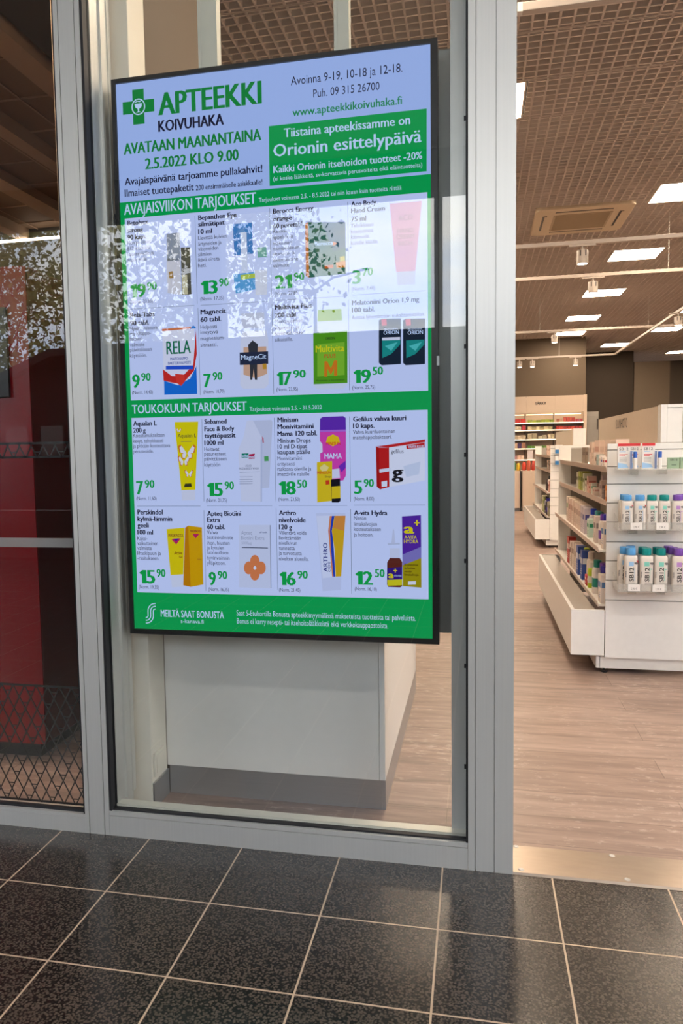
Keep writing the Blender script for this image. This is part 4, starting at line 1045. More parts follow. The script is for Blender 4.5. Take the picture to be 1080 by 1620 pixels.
# emblem in the cross: ring, bowl and serpent
cx, cz, hw = LOGO_CROSS
def stroke(pts, w, c, lay):
    for (x0, z0), (x1, z1) in zip(pts, pts[1:]):
        L = math.hypot(x1 - x0, z1 - z0) or 1; nx, nz = -(z1 - z0) / L * w / 2, (x1 - x0) / L * w / 2
        ex, ez = (x1 - x0) / L * w * .3, (z1 - z0) / L * w * .3
        spoly([(x0 + nx - ex, z0 + nz - ez), (x1 + nx + ex, z1 + nz + ez), (x1 - nx + ex, z1 - nz + ez), (x0 - nx - ex, z0 - nz - ez)], c, lay)
stroke([(cx + 0.40 * hw * math.cos(a * math.pi / 14 + 1.9), cz + 0.44 * hw * math.sin(a * math.pi / 14 + 1.9)) for a in range(28)], 3.4, 'w', 6)
spoly([(cx - 0.24 * hw, cz + 0.18 * hw), (cx - 0.20 * hw, cz - 0.02 * hw), (cx - 0.05 * hw, cz - 0.12 * hw), (cx - 0.04 * hw, cz - 0.26 * hw), (cx - 0.18 * hw, cz - 0.32 * hw), (cx + 0.18 * hw, cz - 0.32 * hw), (cx + 0.04 * hw, cz - 0.26 * hw), (cx + 0.05 * hw, cz - 0.12 * hw), (cx + 0.20 * hw, cz - 0.02 * hw), (cx + 0.24 * hw, cz + 0.18 * hw)], 'w', 7)
stroke([(cx - 0.20 * hw, cz + 0.26 * hw), (cx - 0.05 * hw, cz + 0.33 * hw), (cx + 0.10 * hw, cz + 0.28 * hw), (cx + 0.20 * hw, cz + 0.36 * hw)], 2.6, 'w', 7)
# three-line S emblem
x0, z0, x1, z1 = LOGO_S
for k in range(3):
    xm_ = (x0 + x1) / 2 + (k - 1) * 9.0
    r1, r0 = x1 - xm_, xm_ - x0
    zt_, zb_ = z1 - (x1 - x0) / 2 - 9.0, z0 + (x1 - x0) / 2 + 9.0
    pts = [(x1 - r1 * math.sin(i / 8 * math.pi / 2), zt_ + r1 * math.cos(i / 8 * math.pi / 2)) for i in range(9)]
    pts += [(x0 + r0 * math.cos(i / 8 * math.pi / 2), zb_ - r0 * math.sin(i / 8 * math.pi / 2)) for i in range(9)]
    stroke(pts, 3.0, 'w', 6)
pm.build('screen_picture', mats, disp)
# hanging poles and the grey housing of the twin screen on the shop side
POLE = mat('cream hanging pole', (0.60, 0.60, 0.52), 0.45)
for a, b in ((0.470, 0.530), (0.8875, 0.9315)):
    MB().box(a, a + 0.010, 0.166, 0.205, c0 + 0.1, 4.2).box(a + 0.0105, b, 0.1655, 0.205, c0 + 0.1, 4.2).build('hanging_pole', POLE, disp)
h = MB().box(0.262, 1.255, 0.212, 0.275, 0.634, 2.352)
h.build('rear_housing', ALU_DARK, disp, bevel=0.006)

# ================================================================== COUNTER BEHIND THE DISPLAY
ct = thing('service_counter', (0.62, 1.0, 0), 'plain white counter with brushed metal plinth standing under the display', 'counter')
MB().box(0.2295, 0.9795, 0.331, 1.672, 0.1005, 1.02).build('body', WHITE, ct)
MB().box(0.9805, 1.0, 0.3305, 1.674, 0.1005, 1.02).build('side_panel', WHITE, ct, bevel=0.0015)
MB().box(0.2365, 0.988, 0.3325, 1.67, 0.0, 0.1).box(0.9885, 1.0, 0.332, 1.672, 0.0, 0.1).build('plinth', STEEL, ct)
MB().box(0.24, 1.01, 0.325, 1.69, 1.0205, 1.05).build('worktop', WHITE, ct, bevel=0.002)
so = thing('wall_socket', (0.2295, 0.25, 0.105), 'cream socket cover on the column side just above its metal baseboard', 'socket')
MB().box(0.2292, 0.2375, 0.209, 0.291, 0.106, 0.187).build('cover_plate', PLASTER, so, bevel=0.002)
MB().box(0.2375, 0.2395, 0.218, 0.282, 0.116, 0.178).build('rocker', PLASTER, so, bevel=0.001)

# ================================================================== SHOP NEXT DOOR (through the pane with black film)
RED = mat('glossy red panel', (0.22, 0.003, 0.007), 0.22, spec=0.5)
RED_SHADE = mat('shaded red side panel', (0.07, 0.007, 0.010), 0.3)  # same red made darker: shade on the cabinet side put into the colour
ki = thing('kiosk_cabinet', (-0.81, 0.9, 0), 'red kiosk cabinet with black screen standing behind the patterned film', 'kiosk')
MB().box(-1.26, -0.3605, 0.52, 0.524, 0.062, 1.91).build('front_panel', RED, ki)
MB().box(-1.26, -0.36, 0.5245, 0.965, 0.062, 1.91).build('body', RED_SHADE, ki, bevel=0.004)
MB().box(-1.22, -0.40, 0.55, 0.95, 0.0, 0.0615).build('base', BLACK, ki)
MB().box(-0.92, -0.4405, 0.505, 0.5195, 1.421, 1.759).build('screen', BLACK, ki, bevel=0.003)
LCEIL = mat('brown ceiling board', (0.20, 0.125, 0.075), 0.8, vary=0.1, scale=3)
LBEAM = mat('pale ceiling beam', (0.36, 0.24, 0.16), 0.75)
struct(MB().box(-8, 0.1, 0.2, 7.0, 4.0, 4.1).build('ceiling_next_door', LCEIL))
struct(MB().box(-8, -1.5, 6.85, 7.0, 0, 4.0).build('wall_next_door', DIM))
struct(MB().box(-8.2, -8, 0, 7, 0, 4.2).build('wall_outer', DIM))
struct(MB().box(-8, -3.1, 0.0, 0.17, 0, 3.3).build('wall_pier', LOBBYWALL))
for i, (x, wd, hh) in enumerate(((-0.95, 0.16, 0.13), (-1.75, 0.20, 0.10), (-2.55, 0.14, 0.12), (-3.35, 0.22, 0.10), (-4.2, 0.16, 0.12))):
    o = MB().box(x - wd / 2, x + wd / 2, 0.2, 6.84, 4.0 - hh, 3.999)
    struct(o.build('trim_%d' % (10 + i), LBEAM))
o = MB()
for y in [0.6 + 0.6 * k for k in range(11)]: o.box(-7.9, 0.05, y - 0.008, y + 0.008, 3.99, 3.999)
for x in [-7.6 + 0.6 * k for k in range(13)]: o.box(x - 0.008, x + 0.008, 0.2, 6.84, 3.985, 3.989)
struct(o.build('trim_20', LBEAM))
bt = thing('light_batten', (-4.6, 6.8, 3.83), 'long thin glowing batten along the back wall of the next shop', 'batten light')
MB().box(-6.6, -2.4, 6.80, 6.85, 3.84, 3.875).build('housing', WHITEM, bt)
MB().box(-6.58, -2.42, 6.785, 6.80, 3.843, 3.868).build('tube', emit('batten light glow', (1.0, 0.86, 0.70), 9.0), bt)
LE = emit('next shop added light', (1.0, 0.72, 0.5), LEFTSHOP)
for i, (x, y) in enumerate(((-6.2, 2.2), (-6.2, 4.6), (-0.8, 0.55))):  # lamps outside the view, added to brighten the shop next door
    t = thing('added_hanging_lamp', (x, y, 3.2 + 0.4 * (i == 2)), 'unseen added lamp hung on wires next door, %s' % ['by outer wall', 'deeper by outer wall', 'above red kiosk'][i], 'added lamp', 'added lamps next door')
    zl = 3.2 + 0.4 * (i == 2)
    MB().box(x - 0.6, x + 0.6, y - 0.1, y + 0.1, zl, zl + 0.04).build('shade', BLACK, t)
    MB().box(x - 0.57, x + 0.57, y - 0.08, y + 0.08, zl + 0.041, zl + 0.046).box(x - 0.57, x + 0.57, y - 0.08, y + 0.08, zl - 0.008, zl - 0.001).build('diffuser', LE, t)
    for s in (-0.5, 0.5): MB().tube([(x + s, y, zl + 0.04), (x + s, y, 4.0)], 0.003, 6).build('wire', BLACK, t)

# ================================================================== TRACKS, SPOTS, AIR UNIT
TRK = mat('track paint', (0.44, 0.38, 0.33), 0.4)
def track(name_label, p, q, zb, wires, h=0.034, wd=0.036):
    x0, x1 = sorted((p[0], q[0])); y0, y1 = sorted((p[1], q[1]))
    t = thing('light_track', ((x0 + x1) / 2, (y0 + y1) / 2, zb), name_label, 'light track', 'suspended lighting tracks')
    ax = x1 - x0 > y1 - y0
    b = MB()
    if ax: b.box(x0, x1, y0 - wd / 2, y0 + wd / 2, zb, zb + h)
    else: b.box(x0 - wd / 2, x0 + wd / 2, y0, y1, zb, zb + h)
    b.build('rail', TRK, t, bevel=0.002)
    e = MB()
    if ax: e.box(x0 - 0.02, x0, y0 - wd / 2 - 0.001, y0 + wd / 2 + 0.001, zb - 0.001, zb + h + 0.001)
    else: e.box(x0 - wd / 2 - 0.001, x0 + wd / 2 + 0.001, y0 - 0.02, y0, zb - 0.001, zb + h + 0.001)
    e.build('end_cap', WHITEM, t)
    for f in wires:
        c = (x0 + (x1 - x0) * f, y0 + (y1 - y0) * f)
        MB().tube([(c[0], c[1], zb + h), (c[0], c[1], 3.96)], 0.0025, 6).build('suspension_wire', WHITEM, t)
ZT = 2.95
track('suspended white track nearest the glazing, crossing over the doorway', (1.475, 1.26), (6.8, 1.26), ZT, (0.05, 0.5, 0.95))
track('suspended white track just in front of the square air unit', (1.0, 5.20), (6.8, 5.20), ZT, (0.1, 0.40, 0.9))
track('suspended white track just behind the square air unit', (1.0, 6.62), (6.8, 6.62), ZT, (0.1, 0.38, 0.9))
track('suspended white track passing above the corner of the angled one', (1.0, 11.0), (6.8, 11.0), 3.0, (0.22, 0.6, 0.9))
track('suspended white track closest to the brown back wall', (1.2, 14.3), (3.93, 14.3), ZT, (0.3, 0.62))
track('suspended white track running away from the doorway to a corner', (3.93, 8.2), (3.93, 14.28), ZT, (0.1, 0.5))
SP_E = emit('spot lamp glow', (1.0, 0.86, 0.66), SPOT)
def make_spot(x, y, zt, label):
    t = thing('track_spotlight', (x, y, zt), label, 'spotlight', 'track spotlights')
    MB().box(x - 0.11, x + 0.11, y - 0.016, y + 0.016, zt - 0.016, zt - 0.001).build('adapter', TRK, t)
    MB().tube([(x, y, zt - 0.016), (x, y, zt - 0.055)], 0.011, 10).build('stem', TRK, t)
    hd = MB().lathe([(0.030, zt - 0.05), (0.046, zt - 0.052), (0.049, zt - 0.06), (0.049, zt - 0.165), (0.044, zt - 0.168), (0.040, zt - 0.160)], x, y, 24)
    hd.build('lamp_head', TRK, t, smooth=True)
    MB().lathe([(0.038, zt - 0.1665), (0.038, zt - 0.161)], x, y, 20).build('lens', SP_E, t)
    for s in (-1, 1): MB().box(x + s * 0.022 - 0.004, x + s * 0.022 + 0.004, y - 0.0495, y - 0.044, zt - 0.105, zt - 0.058).build('vent_slot', BLACK, t)
    return t
s0 = make_spot(2.197, 5.20, ZT, 'white track spotlight hanging in front of the square air unit')
for x, y, z, l in ((2.478, 6.62, ZT, 'white track spotlight hanging across the second aisle ceiling panel'), (2.50, 11.0, 3.0, 'white track spotlight hanging before the brown back wall under the high track'),
                   (2.138, 14.3, ZT, 'brightly lit track spotlight closest to the glazing post on the rear track'), (2.385, 14.3, ZT, 'track spotlight second from the glazing post on the rear track'),
                   (3.20, 14.3, ZT, 'track spotlight third from the glazing post on the rear track'), (3.93, 9.35, ZT, 'track spotlight on the track that runs away from the doorway')):
    dup(s0, (x, y, z), l)
# ceiling cassette air unit
a, b, c, d = CASS
CAS = mat('cream air unit', (0.62, 0.52, 0.37), 0.5); CASD = mat('air unit grille', (0.44, 0.35, 0.23), 0.6)
xm, ym = (a + b) / 2, (c + d) / 2
ac = thing('air_conditioner', (xm, ym, ZC - 0.03), 'square cream air conditioning cassette set in the grid ceiling', 'air conditioner')
def rr_out(x0, x1, y0, y1, r, n=5):
    pts = []
    for (px, py, a0) in ((x1 - r, y1 - r, 0), (x0 + r, y1 - r, 90), (x0 + r, y0 + r, 180), (x1 - r, y0 + r, 270)):
        for i in range(n + 1):
            t_ = math.radians(a0 + 90 * i / n); pts.append((px + r * math.cos(t_), py + r * math.sin(t_)))
    return pts
MB().prism(rr_out(a, b, c, d, 0.07), 'z', ZC - 0.028, ZC + 0.02).build('frame', CAS, ac, bevel=0.012)
gr = MB().box(xm - 0.28, xm + 0.28, ym - 0.28, ym + 0.28, ZC - 0.033, ZC - 0.0285)
for i in range(27): gr.box(xm - 0.26, xm + 0.26, ym - 0.262 + i * 0.02, ym - 0.254 + i * 0.02, ZC - 0.036, ZC - 0.033)
gr.build('grille', CASD, ac)
for s in (-1, 1):
    for hz in (0, 1):
        o_ = 0.365 * s
        for nm, w_, zz_, mt in (('air_slot', 0.042, ZC - 0.0290, BLACK), ('louver', 0.020, ZC - 0.0320, CAS)):
            l_ = 0.27 if nm == 'air_slot' else 0.262
            sh = 0.010 if nm == 'louver' else 0.0
            if hz: MB().box(xm - l_, xm + l_, ym + o_ - w_ / 2 + sh, ym + o_ + w_ / 2 + sh, zz_, zz_ + 0.002).build(nm, mt, ac)
            else: MB().box(xm + o_ - w_ / 2 + sh, xm + o_ + w_ / 2 + sh, ym - l_, ym + l_, zz_, zz_ + 0.002).build(nm, mt, ac)
# ================================================================== SHELF GONDOLAS
RAILM = mat('price rail', (0.62, 0.50, 0.42), 0.3); GROOVE = mat('slat shadow gap', (0.20, 0.19, 0.18), 0.7)
def gondola(x0, y0, label, sign=None, sign_span=None, trays=False):
    """double sided gondola: x0 = left edge of the slatted end panel, y0 = its front face"""
    xr, L = x0 + 0.65, 2.32
    xc = x0 + 0.325
    y1 = y0 + L
    t = thing('shelf_gondola', (xc, y0 + L / 2, 0), label, 'shelving unit', 'white double sided shelf gondolas')
    p = MB(); zs = [0.09, 0.396, 0.4994, 0.602, 0.7013, 0.8033, 0.9017, 0.9997, 1.09, 1.175, 1.207]
    for a, b in zip(zs, zs[1:]): p.box(x0, xr, y0, y0 + 0.016, a + (0.0022 if a > 0.1 else 0), b - (0.0022 if b < 1.2 else 0))
    ep = p.build('end_panel', WHITE, t)
    MB().box(x0 + 0.002, xr - 0.002, y0 + 0.0165, y0 + 0.024, 0.09, 1.206).build('panel_back', GROOVE, t)
    MB().box(x0 - 0.040, x0 - 0.022, y0 + 0.02, y1 - 0.02, 0.028, 0.0895).box(x0 - 0.020, xr + 0.04, y0 + 0.02, y0 + 0.035, 0.028, 0.0895).box(x0 - 0.02, xr + 0.04, y1 - 0.035, y1 - 0.02, 0.028, 0.0895).build('kick_plate', WHITEM, t)
    for fx in (x0 - 0.005, xr - 0.03):
        for fy in (y0 + 0.05, y1 - 0.08): MB().lathe([(0.016, 0), (0.018, 0.004), (0.018, 0.010), (0.006, 0.012), (0.006, 0.0282)], fx + 0.01, fy, 12).build('foot', BLACK, t)
    MB().box(xc - 0.02, xc + 0.02, y0 + 0.025, y1, 0.09, 1.20).build('core_panel', WHITEM, t)
    MB().box(x0 - 0.012, x0 + 0.078, y1 - 0.02, y1, 0.36, 1.205).build('far_panel', WHITE, t)
    MB().box(x0 + 0.079, xc - 0.021, y1 - 0.02, y1, 0.0895, 1.18).build('far_back', mat('grey back board', (0.30, 0.27, 0.24), 0.5), t)
    for zt, xe in ((1.062, x0 - 0.008), (0.888, x0 - 0.008), (0.643, x0 - 0.042), (0.356, x0 - 0.042)):
        s = MB().box(xe + 0.012, xc - 0.0205, y0 + 0.03, y1 - 0.021, zt, zt + 0.010).build('shelf', WHITEM, t)
        MB().prism([(xe, zt + 0.0295), (xe + 0.004, zt + 0.0295), (xe + 0.0115, zt - 0.002), (xe + 0.0075, zt - 0.002)], 'y', y0 + 0.018, y0 + 1.37).build('price_rail', RAILM, s)
        MB().prism([(xe, zt + 0.0295), (xe + 0.004, zt + 0.0295), (xe + 0.0115, zt - 0.002), (xe + 0.0075, zt - 0.002)], 'y', y0 + 1.376, y1 - 0.022).build('price_rail', RAILM, s)
        s = MB().box(xc + 0.0205, 2 * xc - xe, y0 + 0.03, y1 - 0.02, zt, zt + 0.010).build('shelf', WHITEM, t)
    # low storage bench along the aisle side
    bx = x0 - 0.1695
    b = MB(); b.box(bx, x0 - 0.004, y0, y0 + 0.018, 0.1, 0.340).box(bx, bx + 0.018, y0 + 0.0185, y1 - 0.12, 0.1, 0.340).box(bx, x0 - 0.004, y1 - 0.1195, y1 - 0.1015, 0.1, 0.340).box(bx + 0.018, x0 - 0.045, y0 + 0.018, y1 - 0.12, 0.1, 0.112)
    b = b.build('bench', WHITE, t)
    MB().box(bx + 0.019, x0 - 0.044, y0 + 0.019, y1 - 0.1205, 0.312, 0.334).build('lid', mat('grey bench lid', (0.36, 0.32, 0.28), 0.35), b)
    # raised header board
    sx = x0 + 0.258
    MB().box(sx, sx + 0.016, y0 + 0.105, y0 + 2.12, 1.2085, 1.397).build('header_board', mat('beige header board', (0.66, 0.55, 0.44), 0.25), t)
    e = MB(); e.box(sx, sx + 0.030, y0 + 0.03, y0 + 0.104, 1.2085, 1.402).box(sx + 0.031, sx + 0.104, y0 + 0.034, y0 + 0.104, 1.2085, 1.385).box(sx + 0.031, sx + 0.104, y0 + 0.03, y0 + 0.104, 1.386, 1.402).box(sx + 0.105, sx + 0.134, y0 + 0.03, y0 + 0.104, 1.2085, 1.402)
    e.build('header_post', WHITE, t, bevel=0.001)
    MB().box(sx + 0.118, sx + 0.134, y0 + 0.105, y0 + 2.12, 1.2085, 1.397).build('header_board', MATS['beige header board'], t)
    if sign:
        (ya, yb), (za, zb) = sign_span
        MB().text(sign, (sx - 0.0006, y0 + ya, za), (0, -1, 0), UZ, ya - yb, zb - za, 0, 0).build('lettering', INK, t)
    if trays:
        for zt, lip in ((1.080, 0.0), (0.7785, 0.034), (0.4695, 0.034)):
            m_ = MB(); ya = y0 - 0.150
            m_.box(x0 + 0.034, xr, ya, y0 - 0.001, zt - 0.004, zt)
            if lip:
                m_.box(x0 + 0.037, xr, ya, ya + 0.003, zt, zt + lip)
                m_.prism([(ya, zt), (ya, zt + lip), (y0 - 0.001, zt + 0.075), (y0 - 0.001, zt)], 'x', x0 + 0.034, x0 + 0.037)
                m_.prism([(ya, zt + lip), (ya + .004, zt + lip), (ya + .004, zt + lip + .003), (ya, zt + lip + .003)], 'x', x0 + 0.052, xr)
            m_ = m_.build('acrylic_tray', ACRYLIC, t)
            bk = MB()
            for xx in (x0 + 0.10, x0 + 0.235): bk.box(xx, xx + 0.04, y0 - 0.05, y0 - 0.001, zt - 0.030, zt - 0.0045)
            bk.build('bracket', ACRYLIC, t)
            for xx in ((2.087, 2.207) if zt > 0.7 else (2.034, 2.147)) if lip else ():
                if zt > 0.7: xx -= 0.047
                tk = MB().box(xx, xx + 0.056, ya - 0.0022, ya - 0.0005, zt + 0.002, zt + 0.036); tk.text('2.90 €', (xx + 0.014, ya - 0.0026, zt + 0.009), UX, UZ, 0.028, 0.011, 0, 1)
                tk = tk.build('price_ticket', [PAPER, GREYINK], t)
    return t
gondola(1.952, 2.100, 'white shelf gondola whose slatted end faces the doorway, full of dental care goods', 'SUUNHOITO', ((1.357, 0.944), (1.3085, 1.369)), True)
gondola(2.145, 7.480, 'white shelf gondola standing farther back behind the dental care one', None, None, False)

# ---- mouthwash bottles
BODY = mat('white bottle plastic', (0.70, 0.655, 0.60), 0.35)
CAPS = {'blue': mat('light blue cap', (0.10, 0.36, 0.72), 0.35), 'teal': mat('teal cap', (0.0, 0.26, 0.25), 0.35), 'purple': mat('purple cap', (0.19, 0.075, 0.42), 0.35)}
TINT = {'blue': mat('light blue print', (0.33, 0.55, 0.80), 0.5), 'teal': mat('mint print', (0.22, 0.62, 0.52), 0.5), 'purple': mat('lilac print', (0.46, 0.25, 0.58), 0.5)}
REDP = mat('red print', (0.62, 0.03, 0.04), 0.5)
def bottle(col, x, y, z, H, label, group):
    t = thing('mouthwash_bottle', (x, y, z), label, 'bottle', group)
    k = H / 0.180; w = 0.0275 if H < 0.2 else 0.0308; d = 0.020 if H < 0.2 else 0.0215
    hb = 0.150 * k
    MB().lathe([(0.94, z + 0.0005), (1.0, z + 0.005), (1.0, z + hb - 0.016 * k), (0.97, z + hb - 0.008 * k), (0.86, z + hb - 0.002 * k), (0.6, z + hb)], x, y, 28, 0, w, d, 4.5).build('body', BODY, t, smooth=True)
    rc = 0.0215
    c = MB()
    c.lathe([(0.97, z + hb + 0.0005), (1.0, z + hb + 0.003), (1.0, z + H - 0.006 * k), (0.95, z + H - 0.001), (0.4, z + H)], x, y, 24, 0, rc, d * 0.98, 2.6)
    for i in range(12): 
        a_ = math.pi + math.pi * (i + .5) / 12
        c.box(x + rc * math.cos(a_) - 0.0007, x + rc * math.cos(a_) + 0.0007, y + d * 0.98 * math.sin(a_) - 0.0008, y + d * 0.98 * math.sin(a_) + 0.0005, z + hb + 0.004, z + H - 0.007 * k)
    c.build('cap', CAPS[col], t, smooth=True)
    yf = y - d - 0.0006
    l = MB()
    l.text('SB12', (x + 0.009 * k, yf, z + 0.040 * k), UZ, (-1, 0, 0), 0.060 * k, 0.017 * k, 1, 0)
    l.box(x - 0.010 * k, x + 0.009 * k, yf, yf + 0.0004, z + 0.104 * k, z + 0.123 * k, 1)
    l.box(x + 0.011 * k, x + 0.0125 * k, yf, yf + 0.0004, z + 0.045 * k, z + 0.098 * k, 1)
    l.box(x - 0.008 * k, x + 0.024 * k, yf, yf + 0.0004, z + 0.032 * k, z + 0.0332 * k, 2)
    l.box(x - 0.008 * k, x + 0.024 * k, yf, yf + 0.0004, z + 0.027 * k, z + 0.0280 * k, 2)
    l.prism([(x + 0.011 * k, z + 0.120 * k), (x + 0.022 * k, z + 0.122 * k), (x + 0.026 * k, z + 0.116 * k), (x + 0.020 * k, z + 0.111 * k), (x + 0.012 * k, z + 0.114 * k)], 'y', yf, yf + 0.0004, 2)
    if col == 'blue': l.prism([(x + 0.018 * k, z + 0.128 * k), (x + 0.026 * k, z + 0.128 * k), (x + 0.026 * k, z + 0.117 * k)], 'y', yf - .0002, yf + 0.0004, 3)
    else: l.lathe([(0.003 * k, 0), (0.003 * k, 0.0004)], 0, 0, 2) if False else l.prism([(x + 0.017 * k + 0.003 * k * math.cos(q), z + 0.093 * k + 0.003 * k * math.sin(q)) for q in [i * 0.785 for i in range(8)]], 'y', yf, yf + 0.0004, 1)
    for i in range(7): l.box(x - 0.024 * k, x - 0.019 * k, yf + 0.0002, yf + 0.0008, z + (0.058 + i * 0.0035) * k, z + (0.060 + i * 0.0035) * k, 2)
    l.build('label_print', [INK, TINT[col], GREYINK, REDP], t)
    return t
TU, TLW = 0.7787, 0.4700
gU, gL = 'small mouthwash bottles on the upper acrylic tray', 'large mouthwash bottles on the lower acrylic tray'
fy = 1.985
pb = bottle('blue', 2.028, fy, TU, 0.173, 'small white mouthwash bottle with blue cap at the open corner of the upper tray', gU)
dup(pb, (2.089, fy, TU), 'small white mouthwash bottle with blue cap beside the first teal capped one')
dup(pb, (2.027, 2.045, TU), 'small mouthwash bottle with blue cap half hidden behind the corner one')
pt = bottle('teal', 2.1445, fy, TU, 0.173, 'small white mouthwash bottle with teal cap next to the blue capped ones', gU)
dup(pt, (2.2015, fy, TU), 'small white mouthwash bottle with teal cap next to the purple capped ones')
pp = bottle('purple', 2.263, fy, TU, 0.173, 'small white mouthwash bottle with purple cap at the front of the upper tray', gU)
dup(pp, (2.290, 2.045, TU), 'small mouthwash bottle with purple cap behind the front purple one')
bb = bottle('blue', 2.0505, fy - .003, TLW, 0.216, 'large white mouthwash bottle with blue cap at the front of the lower tray', gL)
dup(bb, (2.0275, 2.030, TLW), 'large mouthwash bottle with blue cap peeping out beside the front blue one')
dup(bb, (2.066, 2.0755, TLW), 'large mouthwash bottle with blue cap at the back of the lower tray')
bt_ = bottle('teal', 2.123, fy - .003, TLW, 0.216, 'large white mouthwash bottle with teal cap at the front, nearer the blue ones', gL)
dup(bt_, (2.116, 2.030, TLW), 'large mouthwash bottle with teal cap behind, nearer the blue ones')
dup(bt_, (2.190, fy - .003, TLW), 'large white mouthwash bottle with teal cap at the front, nearer the purple ones')
dup(bt_, (2.183, 2.030, TLW), 'large mouthwash bottle with teal cap behind, nearer the purple ones')
bp_ = bottle('purple', 2.272, fy - .003, TLW, 0.216, 'large white mouthwash bottle with purple cap at the front of the lower tray', gL)
dup(bp_, (2.257, 2.030, TLW), 'large mouthwash bottle with purple cap in the middle of its file')
dup(bp_, (2.246, 2.0755, TLW), 'large mouthwash bottle with purple cap at the back of its file')

# ---- cartons and tubes on the top acrylic shelf
def carton3(x0, x1, y0, y1, z, h, label):
    t = thing('whitening_carton', ((x0 + x1) / 2, (y0 + y1) / 2, z), label, 'carton', 'white cartons with red top band')
    MB().box(x0, x1, y0, y1, z, z + h).build('box', PAPER, t)
    l = MB(); yf = y0 - 0.0005; W_ = x1 - x0
    l.box(x0, x1, yf, y0, z + h * 0.89, z + h, 0)
    l.text('SB12', (x0 + W_ * 0.1, yf - .0003, z + h * 0.73), UX, UZ, W_ * 0.72, h * 0.10, 0, 1)
    l.box(x0 + W_ * 0.12, x0 + W_ * 0.62, yf, y0, z + h * 0.66, z + h * 0.68, 2)
    for i in range(2): l.box(x0 + W_ * 0.12, x0 + W_ * (0.78 - .2 * i), yf, y0, z + h * (0.55 - 0.05 * i), z + h * (0.575 - 0.05 * i), 0)
    for i in range(4): l.box(x0 + W_ * 0.12, x0 + W_ * 0.7, yf, y0, z + h * (0.43 - 0.05 * i), z + h * (0.44 - 0.05 * i), 3)
    l.prism([(x0, z + h * 0.02), (x1 - W_ * .15, z + h * 0.05), (x1 - W_ * .3, z + h * 0.17), (x0 + W_ * .4, z + h * 0.21), (x0, z + h * 0.24)], 'y', yf, y0, 2)
    l.build('label_print', [REDP, INK, TINT['blue'], GREYINK], t)
ZA = 1.0803
carton3(1.9885, 2.0480, 2.018, 2.040, ZA, 0.127, 'white dental carton with red top band nearest the free corner of the top tray')
carton3(2.0500, 2.1010, 2.058, 2.080, ZA, 0.127, 'white dental carton with red top band standing back between the other two')
carton3(2.1030, 2.1620, 2.018, 2.040, ZA, 0.127, 'white dental carton with red top band beside the green mint boxes')
BLISB = mat('deep blue plastic', (0.02, 0.10, 0.45), 0.35); BLISP = mat('blister card blue', (0.22, 0.30, 0.55), 0.5)
for x0, lb in ((2.043, 'slim white gel pen with blue cap on a card before the first dental carton'), (2.1575, 'slim white gel pen with blue cap on a card beside the last dental carton')):
    t = thing('gel_pen_pack', (x0 + 0.016, 1.99, ZA), lb, 'gel pen', 'carded gel pens')
    MB().box(x0, x0 + 0.010, 2.0, 2.002, ZA, ZA + 0.088).build('card', BLISP, t)
    MB().lathe([(0.009, ZA), (0.0095, ZA + 0.003), (0.0095, ZA + 0.054)], x0 + 0.0215, 1.990, 16).build('pen_body', PAPER, t, smooth=True)
    MB().lathe([(0.0092, ZA + 0.0545), (0.0092, ZA + 0.083), (0.008, ZA + 0.085)], x0 + 0.0215, 1.990, 16).build('pen_cap', BLISB, t, smooth=True)
GRB = mat('pale green carton', (0.30, 0.42, 0.28), 0.5)
for i, x0 in enumerate((2.2155, 2.273)):
    t = thing('mint_box', (x0 + 0.026, 2.0, ZA), ['pale green mint box beside the last dental carton', 'pale green mint box farther along the top tray'][i], 'box', 'pale green mint boxes')
    MB().box(x0, x0 + 0.052, 1.985, 2.010, ZA, ZA + 0.054).build('box', GRB, t)
    MB().text('SB12', (x0 + 0.009, 1.9846, ZA + 0.038), UX, UZ, 0.034, 0.009, 0, 0).box(x0 + 0.016, x0 + 0.038, 1.9846, 1.985, ZA + .016, ZA + .018).build('label_print', INK, t)

# ---- goods on the aisle side of the gondolas
PAL = {}
def pal(c):
    return mat('print ' + c, c, 0.42)
def lab(side, desc, i, shelf): return '%s, %s from the doorway end on the %s' % (desc, ORD[i], shelf)
def carton(xf, y, w, d, z, h, c1, c2, label, group, band=(0.55, 0.75), logo=None):
    t = thing('carton', (xf + d / 2, y + w / 2, z), label, 'carton', group)
    MB().box(xf, xf + d, y, y + w, z, z + h).build('box', pal(c1), t)
    l = MB()
    l.box(xf - 0.0006, xf, y + w * 0.08, y + w * 0.92, z + h * band[0], z + h * band[1])
    l.box(xf + d * 0.08, xf + d * 0.92, y - 0.0006, y, z + h * band[0], z + h * band[1])
    for k in range(3): l.box(xf - 0.0006, xf, y + w * 0.2, y + w * (0.8 - 0.15 * k), z + h * (0.2 + 0.08 * k), z + h * (0.22 + 0.08 * k))
    l.build('print_band', pal(c2), t)
    return t
def flask(xf, y, w, d, z, h, c1, c2, label, group, capf=0.22, c3=None):
    t = thing('bottle', (xf + d / 2, y + w / 2, z), label, 'bottle', group)
    hb = h * (1 - capf); x, yc = xf + d / 2, y + w / 2
    MB().lathe([(0.95, z), (1, z + 0.004), (1, z + hb * 0.86), (0.85, z + hb * 0.96), (0.6, z + hb)], x, yc, 18, 0, d / 2, w / 2, 3.2).build('body', pal(c1), t, smooth=True)
    MB().lathe([(1, z + hb + 0.0004), (1, z + h - 0.004), (0.85, z + h)], x, yc, 16, 0, d * 0.36, w * 0.36, 2.4).build('cap', pal(c2), t, smooth=True)
    l = MB(); l.lathe([(1.01, z + hb * 0.25), (1.01, z + hb * 0.6)], x, yc, 18, 0, d / 2, w / 2, 3.2)
    l.build('print_band', pal(c3 or c2), t, smooth=True)
    return t
